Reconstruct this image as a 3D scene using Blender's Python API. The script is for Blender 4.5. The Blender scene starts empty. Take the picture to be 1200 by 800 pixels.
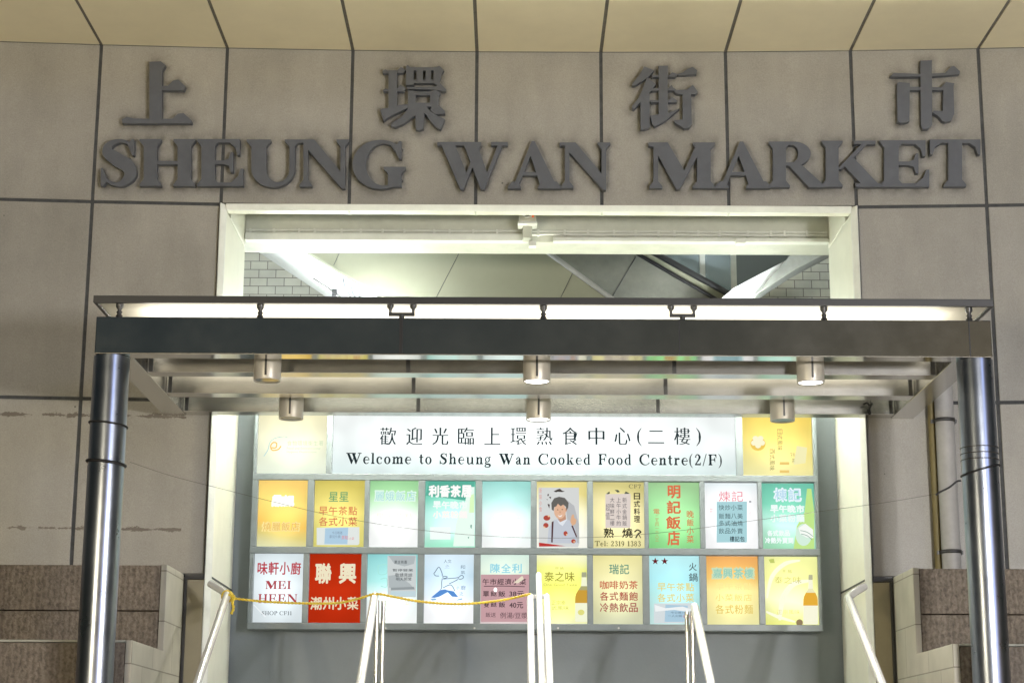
import bpy, bmesh, math, random
from mathutils import Vector, Matrix
from mathutils.geometry import delaunay_2d_cdt
R = math.radians
random.seed(7)
sc = bpy.context.scene
col = sc.collection

# ------------------------------------------------------------------ camera, sky, sun, exposure
F = 2150.0                                   # focal length in photo pixels (1200 wide)
CAM = Vector((-0.18, 0.0, 1.6))
CROT = Matrix.Rotation(R(90 + 13.1), 3, 'X') @ Matrix.Rotation(R(0.25), 3, 'Z')
cd = bpy.data.cameras.new('camera'); cam = bpy.data.objects.new('camera', cd); col.objects.link(cam)
cd.sensor_width = 36.0; cd.sensor_fit = 'HORIZONTAL'; cd.lens = 36.0 * F / 1200.0
cd.clip_start = 0.1; cd.clip_end = 500
cam.location = CAM; cam.rotation_euler = CROT.to_euler()
sc.camera = cam

w = bpy.data.worlds.new('World'); sc.world = w; w.use_nodes = True
nt = w.node_tree; bg = nt.nodes['Background']
sky = nt.nodes.new('ShaderNodeTexSky'); sky.sky_type = 'NISHITA'; sky.sun_disc = False
sky.sun_elevation = R(8); sky.sun_rotation = R(180 - 32)
nt.links.new(sky.outputs[0], bg.inputs[0]); bg.inputs[1].default_value = 0.017
sd = bpy.data.lights.new('sun', 'SUN'); sun = bpy.data.objects.new('sun', sd); col.objects.link(sun)
sd.energy = 0.30; sd.angle = R(9); sd.color = (0.42, 0.56, 1.0)
sun.rotation_euler = (R(82), 0, R(32))
sc.view_settings.view_transform = 'Standard'; sc.view_settings.look = 'None'
sc.view_settings.exposure = 0.0; sc.view_settings.gamma = 1.0
sc.render.engine = 'CYCLES'
sc.cycles.max_bounces = 8; sc.cycles.sample_clamp_indirect = 4.0
sc.cycles.use_denoising = True

def W(px, py, Y):
    """point on the plane y = Y that the photo shows at pixel px, py"""
    d = CROT @ Vector(((px - 600) / F, (400 - py) / F, -1.0))
    t = (Y - CAM.y) / d.y
    return CAM + d * t

# ------------------------------------------------------------------ helpers
def lin(c):
    return tuple(((v / 255) / 12.92 if v / 255 <= 0.04045 else ((v / 255 + 0.055) / 1.055) ** 2.4) for v in c)

class MB:
    def __init__(s): s.v = []; s.f = []; s.m = []; s.sm = []
    def add(s, vs, fs, mi=0, smooth=False):
        o = len(s.v); s.v += [Vector(p) for p in vs]
        for f in fs: s.f.append([i + o for i in f]); s.m.append(mi); s.sm.append(smooth)
        return s
    def box(s, x0, x1, y0, y1, z0, z1, mi=0):
        vs = [(x, y, z) for z in (z0, z1) for y in (y0, y1) for x in (x0, x1)]
        return s.add(vs, [(0, 2, 3, 1), (4, 5, 7, 6), (0, 1, 5, 4), (2, 6, 7, 3), (0, 4, 6, 2), (1, 3, 7, 5)], mi)
    def prism_xz(s, pts, y0, y1, mi=0):
        """polygon in x,z (counter-clockwise as the street sees it) between depths y0 and y1"""
        n = len(pts); vs = [(x, y0, z) for x, z in pts] + [(x, y1, z) for x, z in pts]
        fs = [tuple(range(n)), tuple(range(2 * n - 1, n - 1, -1))]
        fs += [(i, i + n, (i + 1) % n + n, (i + 1) % n) for i in range(n)]
        return s.add(vs, fs, mi)
    def prism_yz(s, pts, x0, x1, mi=0):
        n = len(pts); vs = [(x0, y, z) for y, z in pts] + [(x1, y, z) for y, z in pts]
        fs = [tuple(range(n)), tuple(range(2 * n - 1, n - 1, -1))]
        fs += [(i, i + n, (i + 1) % n + n, (i + 1) % n) for i in range(n)]
        return s.add(vs, fs, mi)
    def tube(s, path, r, n=10, mi=0, cap=True, smooth=True):
        path = [Vector(p) for p in path]; rr = r if isinstance(r, (list, tuple)) else [r] * len(path)
        rings = []; up = None
        for i, p in enumerate(path):
            a = path[max(i - 1, 0)]; b = path[min(i + 1, len(path) - 1)]
            t = (b - a).normalized()
            if up is None:
                up = Vector((0, 0, 1)) if abs(t.z) < 0.9 else Vector((0, 1, 0))
            e1 = (up - t * up.dot(t)).normalized(); e2 = t.cross(e1); up = e1
            rings.append([p + (e1 * math.cos(k * 2 * math.pi / n) + e2 * math.sin(k * 2 * math.pi / n)) * rr[i] for k in range(n)])
        vs = [v for g in rings for v in g]; fs = []
        for i in range(len(path) - 1):
            for k in range(n):
                fs.append((i * n + k, i * n + (k + 1) % n, (i + 1) * n + (k + 1) % n, (i + 1) * n + k))
        s.add(vs, fs, mi, smooth)
        if cap:
            o = (len(path) - 1) * n
            s.add(rings[0], [tuple(range(n - 1, -1, -1))], mi); s.add(rings[-1], [tuple(range(n))], mi)
        return s
    def lathe(s, cx, cy, prof, n=24, mi=0):
        vs = [(cx + r * math.cos(k * 2 * math.pi / n), cy + r * math.sin(k * 2 * math.pi / n), z) for r, z in prof for k in range(n)]
        fs = [(i * n + k, i * n + (k + 1) % n, (i + 1) * n + (k + 1) % n, (i + 1) * n + k) for i in range(len(prof) - 1) for k in range(n)]
        return s.add(vs, fs, mi, True)
    def disc(s, cx, cy, z, r, n=24, mi=0):
        return s.add([(cx + r * math.cos(k * 2 * math.pi / n), cy + r * math.sin(k * 2 * math.pi / n), z) for k in range(n)], [tuple(range(n))], mi)
    def build(s, name, mats, parent=None, bevel=0, label=None, fix=True):
        me = bpy.data.meshes.new(name)
        o0 = Vector((0, 0, 0))
        p = parent
        while p is not None: o0 += p.location; p = p.parent
        me.from_pydata([v - o0 for v in s.v], [], s.f)
        for m in (mats if isinstance(mats, (list, tuple)) else [mats]): me.materials.append(m)
        for i, pl in enumerate(me.polygons): pl.material_index = s.m[i]; pl.use_smooth = s.sm[i]
        me.update()
        if fix:
            bm = bmesh.new(); bm.from_mesh(me); bmesh.ops.recalc_face_normals(bm, faces=bm.faces); bm.to_mesh(me); bm.free()
        o = bpy.data.objects.new(name, me); col.objects.link(o); o.parent = parent
        if bevel:
            b = o.modifiers.new('bevel', 'BEVEL'); b.width = bevel; b.segments = 2; b.limit_method = 'ANGLE'; b.angle_limit = R(50)
        if label: o['label'] = label
        return o

def thing(name, label, cat, loc=(0, 0, 0), group=None):
    o = bpy.data.objects.new(name, None); col.objects.link(o); o.location = loc; o.empty_display_size = 0.2
    return tag(o, label, cat, group)
def tag(o, label, cat, group=None):
    o['label'] = label; o['category'] = cat
    if group: o['group'] = group
    return o
def struct(o): o['kind'] = 'structure'; return o

# ------------------------------------------------------------------ materials
def mat(name, color, rough=0.6, metal=0.0, var=0.0, vscale=3.0, bump=0.0, bscale=60.0, rvar=0.0, spec=0.5, stretch=(1, 1, 1)):
    m = bpy.data.materials.new(name); m.use_nodes = True; n = m.node_tree.nodes; l = m.node_tree.links
    b = n['Principled BSDF']; b.inputs['Base Color'].default_value = (*color, 1); b.inputs['Roughness'].default_value = rough
    b.inputs['Metallic'].default_value = metal; b.inputs['Specular IOR Level'].default_value = spec
    tc = n.new('ShaderNodeTexCoord'); mp = n.new('ShaderNodeMapping'); mp.inputs['Scale'].default_value = stretch
    l.new(tc.outputs['Object'], mp.inputs[0])
    if var or rvar:
        no = n.new('ShaderNodeTexNoise'); no.inputs['Scale'].default_value = vscale; no.inputs['Detail'].default_value = 8; no.inputs['Roughness'].default_value = 0.65
        l.new(mp.outputs[0], no.inputs['Vector'])
        if var:
            mx = n.new('ShaderNodeMix'); mx.data_type = 'RGBA'
            mx.inputs[6].default_value = (*[c * (1 - var) for c in color], 1); mx.inputs[7].default_value = (*[min(1, c * (1 + var)) for c in color], 1)
            cr = n.new('ShaderNodeValToRGB'); cr.color_ramp.elements[0].position = 0.3; cr.color_ramp.elements[1].position = 0.7
            l.new(no.outputs[0], cr.inputs[0]); l.new(cr.outputs[0], mx.inputs[0]); l.new(mx.outputs[2], b.inputs['Base Color'])
        if rvar:
            mr = n.new('ShaderNodeMapRange'); mr.inputs[1].default_value = 0.3; mr.inputs[2].default_value = 0.7
            mr.inputs[3].default_value = max(0.02, rough - rvar); mr.inputs[4].default_value = rough + rvar
            l.new(no.outputs[0], mr.inputs[0]); l.new(mr.outputs[0], b.inputs['Roughness'])
    if bump:
        n2 = n.new('ShaderNodeTexNoise'); n2.inputs['Scale'].default_value = bscale; n2.inputs['Detail'].default_value = 4
        l.new(mp.outputs[0], n2.inputs['Vector'])
        bp = n.new('ShaderNodeBump'); bp.inputs['Strength'].default_value = bump; bp.inputs['Distance'].default_value = 0.01
        l.new(n2.outputs[0], bp.inputs['Height']); l.new(bp.outputs[0], b.inputs['Normal'])
    return m

def emit(name, color, strength=1.0):
    m = bpy.data.materials.new(name); m.use_nodes = True; n = m.node_tree.nodes; l = m.node_tree.links
    for x in list(n): n.remove(x)
    o = n.new('ShaderNodeOutputMaterial'); e = n.new('ShaderNodeEmission'); e.inputs[0].default_value = (*color, 1); e.inputs[1].default_value = strength
    l.new(e.outputs[0], o.inputs[0]); return m

_ec = {}
def ink(c, s=1.0):
    """translucent ink on a backlit film"""
    k = (tuple(c), s)
    if k not in _ec: _ec[k] = emit('backlit_ink', lin(c), s)
    return _ec[k]

def wear_band(m, zs, half, colr, x_lo, x_hi):
    """crumbled mortar: irregular dark strip of the stone along given heights, only between x_lo and x_hi"""
    n = m.node_tree.nodes; l = m.node_tree.links; b = n['Principled BSDF']
    src = b.inputs['Base Color'].links[0].from_socket
    tc = n.new('ShaderNodeTexCoord'); sp = n.new('ShaderNodeSeparateXYZ'); l.new(tc.outputs['Object'], sp.inputs[0])
    no = n.new('ShaderNodeTexNoise'); no.inputs['Scale'].default_value = 7; no.inputs['Detail'].default_value = 12; no.inputs['Roughness'].default_value = .75
    mp = n.new('ShaderNodeMapping'); mp.inputs['Scale'].default_value = (1, 1, 2.2); l.new(tc.outputs['Object'], mp.inputs[0]); l.new(mp.outputs[0], no.inputs['Vector'])
    def math_(op, a, bb):
        k = n.new('ShaderNodeMath'); k.operation = op
        for i, q in enumerate((a, bb)):
            if isinstance(q, (int, float)): k.inputs[i].default_value = q
            elif q is not None: l.new(q, k.inputs[i])
        return k.outputs[0]
    tot = None
    for z in zs:
        d = math_('ABSOLUTE', math_('SUBTRACT', sp.outputs[2], z), None)
        wv = math_('MULTIPLY', math_('SUBTRACT', no.outputs[0], 0.44), half * 7)
        q = math_('LESS_THAN', d, wv)
        tot = q if tot is None else math_('MAXIMUM', tot, q)
    tot = math_('MULTIPLY', tot, math_('MULTIPLY', math_('GREATER_THAN', sp.outputs[0], x_lo), math_('LESS_THAN', sp.outputs[0], x_hi)))
    mx = n.new('ShaderNodeMix'); mx.data_type = 'RGBA'; l.new(tot, mx.inputs[0]); l.new(src, mx.inputs[6]); mx.inputs[7].default_value = (*colr, 1)
    l.new(mx.outputs[2], b.inputs['Base Color'])

M = {}
M['stone'] = mat('facade_stone', (0.350, 0.338, 0.302), 0.42, var=0.11, vscale=1.6, bump=0.12, bscale=90, rvar=0.1)
def stone_tone(m):
    n = m.node_tree.nodes; l = m.node_tree.links; b = n['Principled BSDF']; src = b.inputs['Base Color'].links[0].from_socket
    tc = n.new('ShaderNodeTexCoord'); mp = n.new('ShaderNodeMapping'); mp.inputs['Location'].default_value = (.436 / .875, 0, -5.376 / 1.4); mp.inputs['Scale'].default_value = (1 / .875, 0, 1 / 1.4); l.new(tc.outputs['Object'], mp.inputs[0])
    fl = n.new('ShaderNodeVectorMath'); fl.operation = 'FLOOR'; l.new(mp.outputs[0], fl.inputs[0]); wn = n.new('ShaderNodeTexWhiteNoise'); l.new(fl.outputs[0], wn.inputs[0])
    m2 = n.new('ShaderNodeMapping'); m2.inputs['Scale'].default_value = (2.6, 1, .7); l.new(tc.outputs['Object'], m2.inputs[0]); st = n.new('ShaderNodeTexNoise'); st.inputs['Scale'].default_value = 1.6; st.inputs['Detail'].default_value = 7; st.inputs['Roughness'].default_value = .6; l.new(m2.outputs[0], st.inputs['Vector'])
    a1 = n.new('ShaderNodeMapRange'); a1.inputs[3].default_value = .94; a1.inputs[4].default_value = 1.05; l.new(wn.outputs[0], a1.inputs[0])
    a2 = n.new('ShaderNodeMapRange'); a2.inputs[1].default_value = .3; a2.inputs[2].default_value = .7; a2.inputs[3].default_value = .91; a2.inputs[4].default_value = 1.06; l.new(st.outputs[0], a2.inputs[0])
    vo = n.new('ShaderNodeTexVoronoi'); vo.inputs['Scale'].default_value = 2.1; l.new(tc.outputs['Object'], vo.inputs['Vector']); pit = n.new('ShaderNodeMath'); pit.operation = 'GREATER_THAN'; pit.inputs[1].default_value = .016; l.new(vo.outputs['Distance'], pit.inputs[0]); p2 = n.new('ShaderNodeMapRange'); p2.inputs[3].default_value = .35; l.new(pit.outputs[0], p2.inputs[0])
    gr = n.new('ShaderNodeTexNoise'); gr.inputs['Scale'].default_value = 130; gr.inputs['Detail'].default_value = 3; l.new(tc.outputs['Object'], gr.inputs['Vector'])
    a3 = n.new('ShaderNodeMapRange'); a3.inputs[1].default_value = .3; a3.inputs[2].default_value = .7; a3.inputs[3].default_value = .9; a3.inputs[4].default_value = 1.1; l.new(gr.outputs[0], a3.inputs[0])
    k0 = n.new('ShaderNodeMath'); k0.operation = 'MULTIPLY'; l.new(a1.outputs[0], k0.inputs[0]); l.new(a3.outputs[0], k0.inputs[1])
    k = n.new('ShaderNodeMath'); k.operation = 'MULTIPLY'; l.new(k0.outputs[0], k.inputs[0]); l.new(a2.outputs[0], k.inputs[1]); k2 = n.new('ShaderNodeMath'); k2.operation = 'MULTIPLY'; l.new(k.outputs[0], k2.inputs[0]); l.new(p2.outputs[0], k2.inputs[1])
    v = n.new('ShaderNodeVectorMath'); v.operation = 'SCALE'; l.new(src, v.inputs[0]); l.new(k2.outputs[0], v.inputs['Scale']); l.new(v.outputs[0], b.inputs['Base Color'])
stone_tone(M['stone'])
wear_band(M['stone'], [3.885, 3.13], 0.018, (0.15, 0.13, 0.11), -6, -2.36)
M['joint'] = mat('joint_sealant', (0.07, 0.074, 0.076), 0.8, var=0.3, vscale=20)
M['soffit_joint'] = mat('soffit_joint_sealant', (0.16, 0.15, 0.125), 0.8, var=0.2, vscale=20)
M['soffit'] = mat('soffit_panel', (0.82, 0.74, 0.52), 0.45, var=0.05, vscale=2)
M['letter'] = mat('letter_metal', (0.105, 0.114, 0.132), 0.5, var=0.12, vscale=9, bump=0.05, bscale=120)
M['cream'] = mat('cream_lining', (0.84, 0.84, 0.72), 0.35, var=0.05, vscale=4)
M['white'] = mat('white_paint', (0.80, 0.81, 0.76), 0.5, var=0.08, vscale=7, bump=0.1, bscale=30)
M['plaster'] = mat('painted_plaster', (0.62, 0.63, 0.55), 0.6, var=0.1, vscale=5, bump=0.25, bscale=18)
M['steel'] = mat('stainless_steel', (0.58, 0.57, 0.55), 0.24, 1.0, rvar=0.02, vscale=6, var=0.06)
M['steel_column'] = mat('stainless_column', (0.27, 0.295, 0.345), 0.31, 1.0, rvar=0.05, vscale=5, var=0.1)
M['steel_beam'] = mat('stainless_beam', (0.56, 0.55, 0.52), 0.10, 1.0, rvar=0.04, vscale=3, var=0.1)
M['dark_steel'] = mat('dark_steel', (0.08, 0.08, 0.08), 0.4, 0.6)
M['rail'] = mat('handrail_white_enamel', (0.80, 0.80, 0.79), 0.22, 0.25, var=0.08, vscale=12)  # polished steel; its gleam under the downlights is put in as white colour
M['grey_wall'] = mat('grey_render', (0.20, 0.23, 0.25), 0.5, var=0.06, vscale=2.5, bump=0.06, bscale=60)
M['frame'] = mat('board_frame_grey', (0.18, 0.21, 0.225), 0.35, var=0.1, vscale=10)
M['housing'] = mat('downlight_housing', (0.60, 0.57, 0.50), 0.42, 0.35, var=0.05)
M['unlit'] = mat('unlit_lens', (0.25, 0.25, 0.24), 0.1)
M['paving'] = mat('street_paving', (0.33, 0.31, 0.28), 0.7, var=0.15, vscale=2, bump=0.2)
M['granite'] = mat('granite_step', (0.36, 0.34, 0.31), 0.6, var=0.2, vscale=60)
M['black'] = mat('black_rubber', (0.015, 0.015, 0.016), 0.5)
M['rope'] = mat('yellow_rope', (0.80, 0.60, 0.06), 0.6, var=0.25, vscale=60)
M['wire'] = mat('thin_wire', (0.05, 0.045, 0.04), 0.5)
M['pipe'] = mat('grey_pipe_paint', (0.40, 0.395, 0.38), 0.5, var=0.12, vscale=8)
M['ochre'] = mat('ochre_pipe_paint', (0.20, 0.165, 0.07), 0.6, var=0.12, vscale=8)
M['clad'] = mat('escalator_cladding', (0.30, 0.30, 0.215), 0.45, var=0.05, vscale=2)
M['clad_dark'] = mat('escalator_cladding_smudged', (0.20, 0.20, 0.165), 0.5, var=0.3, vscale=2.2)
M['far_grey'] = mat('far_wall_grey', (0.20, 0.225, 0.235), 0.5, var=0.05)
M['concrete'] = mat('raw_concrete', (0.36, 0.36, 0.31), 0.75, var=0.25, vscale=4, bump=0.4, bscale=14)
M['beige_panel'] = mat('beige_base_panel', (0.34, 0.30, 0.20), 0.5, var=0.08)
M['paper_tape'] = mat('tape', (0.7, 0.68, 0.6), 0.4)

def brick_mat(name, c1, c2, mortar, bw, bh, ms, rough=0.4, bump=0.5, axis='XZ', offset=0.5):
    m = bpy.data.materials.new(name); m.use_nodes = True; n = m.node_tree.nodes; l = m.node_tree.links; b = n['Principled BSDF']
    tc = n.new('ShaderNodeTexCoord'); sp = n.new('ShaderNodeSeparateXYZ'); cb = n.new('ShaderNodeCombineXYZ')
    l.new(tc.outputs['Object'], sp.inputs[0]); l.new(sp.outputs[{'X': 0, 'Y': 1}[axis[0]]], cb.inputs[0]); l.new(sp.outputs[2], cb.inputs[1])
    br = n.new('ShaderNodeTexBrick'); l.new(cb.outputs[0], br.inputs[0])
    br.inputs['Color1'].default_value = (*c1, 1); br.inputs['Color2'].default_value = (*c2, 1); br.inputs['Mortar'].default_value = (*mortar, 1)
    br.inputs['Scale'].default_value = 1; br.inputs['Mortar Size'].default_value = ms; br.inputs['Brick Width'].default_value = bw; br.inputs['Row Height'].default_value = bh
    br.offset = offset
    no = n.new('ShaderNodeTexNoise'); no.inputs['Scale'].default_value = 5; no.inputs['Detail'].default_value = 6; l.new(tc.outputs['Object'], no.inputs['Vector'])
    mx = n.new('ShaderNodeMix'); mx.data_type = 'RGBA'; mx.blend_type = 'MULTIPLY'; mx.inputs[0].default_value = 0.5
    l.new(br.outputs[0], mx.inputs[6]); l.new(no.outputs[0], mx.inputs[7])
    mr = n.new('ShaderNodeMapRange'); mr.inputs[1].default_value = 0.3; mr.inputs[2].default_value = 0.7; mr.inputs[3].default_value = 0.7; mr.inputs[4].default_value = 1.1
    l.new(no.outputs[0], mr.inputs[0]); l.new(mr.outputs[0], mx.inputs[7])
    l.new(mx.outputs[2], b.inputs['Base Color']); b.inputs['Roughness'].default_value = rough
    bp = n.new('ShaderNodeBump'); bp.inputs['Strength'].default_value = bump; bp.inputs['Distance'].default_value = 0.004; bp.invert = True
    l.new(br.outputs[1], bp.inputs['Height']); l.new(bp.outputs[0], b.inputs['Normal'])
    return m
M['tiles'] = brick_mat('white_wall_tiles', (0.66, 0.65, 0.56), (0.60, 0.59, 0.52), (0.22, 0.21, 0.18), 0.165, 0.083, 0.004, 0.3)
M['side_slab'] = brick_mat('beige_side_slabs', (0.42, 0.40, 0.33), (0.46, 0.43, 0.36), (0.22, 0.2, 0.16), 0.62, 0.31, 0.004, 0.5, axis='YZ')

def split_tile():
    m = bpy.data.materials.new('brown_split_face_tile'); m.use_nodes = True; n = m.node_tree.nodes; l = m.node_tree.links; b = n['Principled BSDF']
    tc = n.new('ShaderNodeTexCoord')
    wv = n.new('ShaderNodeTexWave'); wv.bands_direction = 'X'; wv.inputs['Scale'].default_value = 9; wv.inputs['Distortion'].default_value = 6; wv.inputs['Detail'].default_value = 3; wv.inputs['Detail Scale'].default_value = 4
    no = n.new('ShaderNodeTexNoise'); no.inputs['Scale'].default_value = 34; no.inputs['Detail'].default_value = 7; no.inputs['Roughness'].default_value = 0.7
    big = n.new('ShaderNodeTexNoise'); big.inputs['Scale'].default_value = 2.4; big.inputs['Detail'].default_value = 3
    for q in (wv, no, big): l.new(tc.outputs['Object'], q.inputs['Vector'])
    ad = n.new('ShaderNodeMath'); ad.operation = 'MULTIPLY_ADD'; ad.inputs[1].default_value = 0.16; l.new(wv.outputs[1], ad.inputs[0]); l.new(no.outputs[0], ad.inputs[2])
    cr = n.new('ShaderNodeValToRGB'); cr.color_ramp.elements[0].position = 0.38; cr.color_ramp.elements[1].position = 0.78
    cr.color_ramp.elements[0].color = (0.10, 0.08, 0.06, 1); cr.color_ramp.elements[1].color = (0.27, 0.225, 0.178, 1)
    l.new(ad.outputs[0], cr.inputs[0])
    mx = n.new('ShaderNodeMix'); mx.data_type = 'RGBA'; mx.blend_type = 'MULTIPLY'; mx.inputs[0].default_value = 0.6
    mr = n.new('ShaderNodeMapRange'); mr.inputs[1].default_value = 0.3; mr.inputs[2].default_value = 0.7; mr.inputs[3].default_value = 0.6; mr.inputs[4].default_value = 1.2; l.new(big.outputs[0], mr.inputs[0])
    l.new(cr.outputs[0], mx.inputs[6]); l.new(mr.outputs[0], mx.inputs[7]); l.new(mx.outputs[2], b.inputs['Base Color'])
    b.inputs['Roughness'].default_value = 0.6
    bp = n.new('ShaderNodeBump'); bp.inputs['Strength'].default_value = 0.8; bp.inputs['Distance'].default_value = 0.012; l.new(ad.outputs[0], bp.inputs['Height']); l.new(bp.outputs[0], b.inputs['Normal'])
    return m
M['split'] = split_tile()

def frosted():
    m = bpy.data.materials.new('white_frosted_glass'); m.use_nodes = True; n = m.node_tree.nodes; l = m.node_tree.links
    b = n['Principled BSDF']; b.inputs['Base Color'].default_value = (0.88, 0.86, 0.78, 1); b.inputs['Roughness'].default_value = 0.4
    t = n.new('ShaderNodeBsdfTranslucent'); t.inputs[0].default_value = (0.86, 0.82, 0.72, 1)
    mx = n.new('ShaderNodeMixShader'); mx.inputs[0].default_value = 0.3
    l.new(b.outputs[0], mx.inputs[1]); l.new(t.outputs[0], mx.inputs[2]); l.new(mx.outputs[0], n['Material Output'].inputs[0])
    return m
M['frosted'] = frosted()
def glass():
    m = bpy.data.materials.new('clear_glass'); m.use_nodes = True; n = m.node_tree.nodes; l = m.node_tree.links
    b = n['Principled BSDF']; b.inputs['Base Color'].default_value = (0.8, 0.9, 0.95, 1); b.inputs['Roughness'].default_value = 0.05
    t = n.new('ShaderNodeBsdfTransparent'); t.inputs[0].default_value = (0.9, 0.95, 0.97, 1)
    mx = n.new('ShaderNodeMixShader'); mx.inputs[0].default_value = 0.75
    l.new(b.outputs[0], mx.inputs[1]); l.new(t.outputs[0], mx.inputs[2]); l.new(mx.outputs[0], n['Material Output'].inputs[0])
    return m
M['glass'] = glass()
M['tube'] = emit('fluorescent_tube', (0.97, 1.0, 0.82), 78.0)
M['tube_cool'] = emit('cool_fluorescent_tube', (0.88, 0.96, 1.0), 300.0)
M['tube_hall'] = emit('hall_fluorescent_tube', (0.97, 1.0, 0.88), 115.0)
M['washer'] = emit('washer_tube', (0.98, 1.0, 0.86), 130.0)
M['led'] = emit('warm_led_strip', (1.0, 0.94, 0.80), 6.0)
M['lit'] = emit('lit_lens', (1.0, 0.98, 0.92), 6.0)

# ------------------------------------------------------------------ flat lettering engine
def union2d(polys):
    """polygons that may overlap -> clean verts, triangles of their union"""
    vs = []; ed = []; bb = []
    for p in polys:
        q = [p[0]]
        for pt in p[1:]:
            if abs(pt[0] - q[-1][0]) + abs(pt[1] - q[-1][1]) > 1e-7: q.append(pt)
        if len(q) < 3: continue
        o = len(vs); n = len(q); vs += [Vector((a, b)) for a, b in q]; ed += [(o + i, o + (i + 1) % n) for i in range(n)]
        bb.append((min(a for a, b in q), max(a for a, b in q), min(b for a, b in q), max(b for a, b in q), q))
    v, e, f, ov, oe, of = delaunay_2d_cdt(vs, ed, [], 0, 1e-6)
    tri = []
    for t in f:
        cx = sum(v[i].x for i in t) / 3; cy = sum(v[i].y for i in t) / 3
        for x0, x1, y0, y1, q in bb:
            if x0 <= cx <= x1 and y0 <= cy <= y1:
                ins = False; j = len(q) - 1
                for i in range(len(q)):
                    if (q[i][1] > cy) != (q[j][1] > cy) and cx < (q[j][0] - q[i][0]) * (cy - q[i][1]) / (q[j][1] - q[i][1]) + q[i][0]: ins = not ins
                    j = i
                if ins: tri.append(tuple(t)); break
    return [(a.x, a.y) for a in v], tri

def solid(verts, tris, to3, depth):
    """extrude union triangles: to3(x, y, d) gives the 3D point at depth d"""
    mb = MB(); n = len(verts)
    used = sorted({i for t in tris for i in t}); mp = {k: i for i, k in enumerate(used)}; n = len(used)
    vs = [to3(verts[k][0], verts[k][1], 0) for k in used] + [to3(verts[k][0], verts[k][1], depth) for k in used]
    fs = [tuple(mp[i] for i in t) for t in tris]
    cnt = {}
    for t in fs:
        for a, b in ((t[0], t[1]), (t[1], t[2]), (t[2], t[0])): cnt[(a, b)] = cnt.get((a, b), 0) + 1
    allf = list(fs) + [tuple(i + n for i in reversed(t)) for t in fs]
    for (a, b) in cnt:
        if (b, a) not in cnt: allf.append((a, a + n, b + n, b))
    return mb.add(vs, allf)

def ell(cx, cy, rx, ry, a0, a1, n=22):
    return [(cx + rx * math.cos(R(a0 + (a1 - a0) * i / n)), cy + ry * math.sin(R(a0 + (a1 - a0) * i / n))) for i in range(n + 1)]
def band(o, i):
    return [[o[k], o[k + 1], i[k + 1], i[k]] for k in range(len(o) - 1)]
def stroke(pts, ws, sub=6):
    """variable width stroke through points (Catmull-Rom)"""
    P = [Vector(p) for p in pts]; q = []; ww = []
    for i in range(len(P) - 1):
        p0 = P[max(i - 1, 0)]; p1 = P[i]; p2 = P[i + 1]; p3 = P[min(i + 2, len(P) - 1)]
        for k in range(sub):
            t = k / sub
            q.append(0.5 * ((2 * p1) + (p2 - p0) * t + (2 * p0 - 5 * p1 + 4 * p2 - p3) * t * t + (3 * p1 - p0 - 3 * p2 + p3) * t ** 3)); ww.append(ws[i] + (ws[i + 1] - ws[i]) * t)
    q.append(P[-1]); ww.append(ws[-1]); L = []; Rr = []
    for i, p in enumerate(q):
        t = (q[min(i + 1, len(q) - 1)] - q[max(i - 1, 0)]).normalized(); nrm = Vector((-t.y, t.x)) * ww[i] / 2
        L.append((p + nrm)[:]); Rr.append((p - nrm)[:])
    return band(L, Rr)

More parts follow.
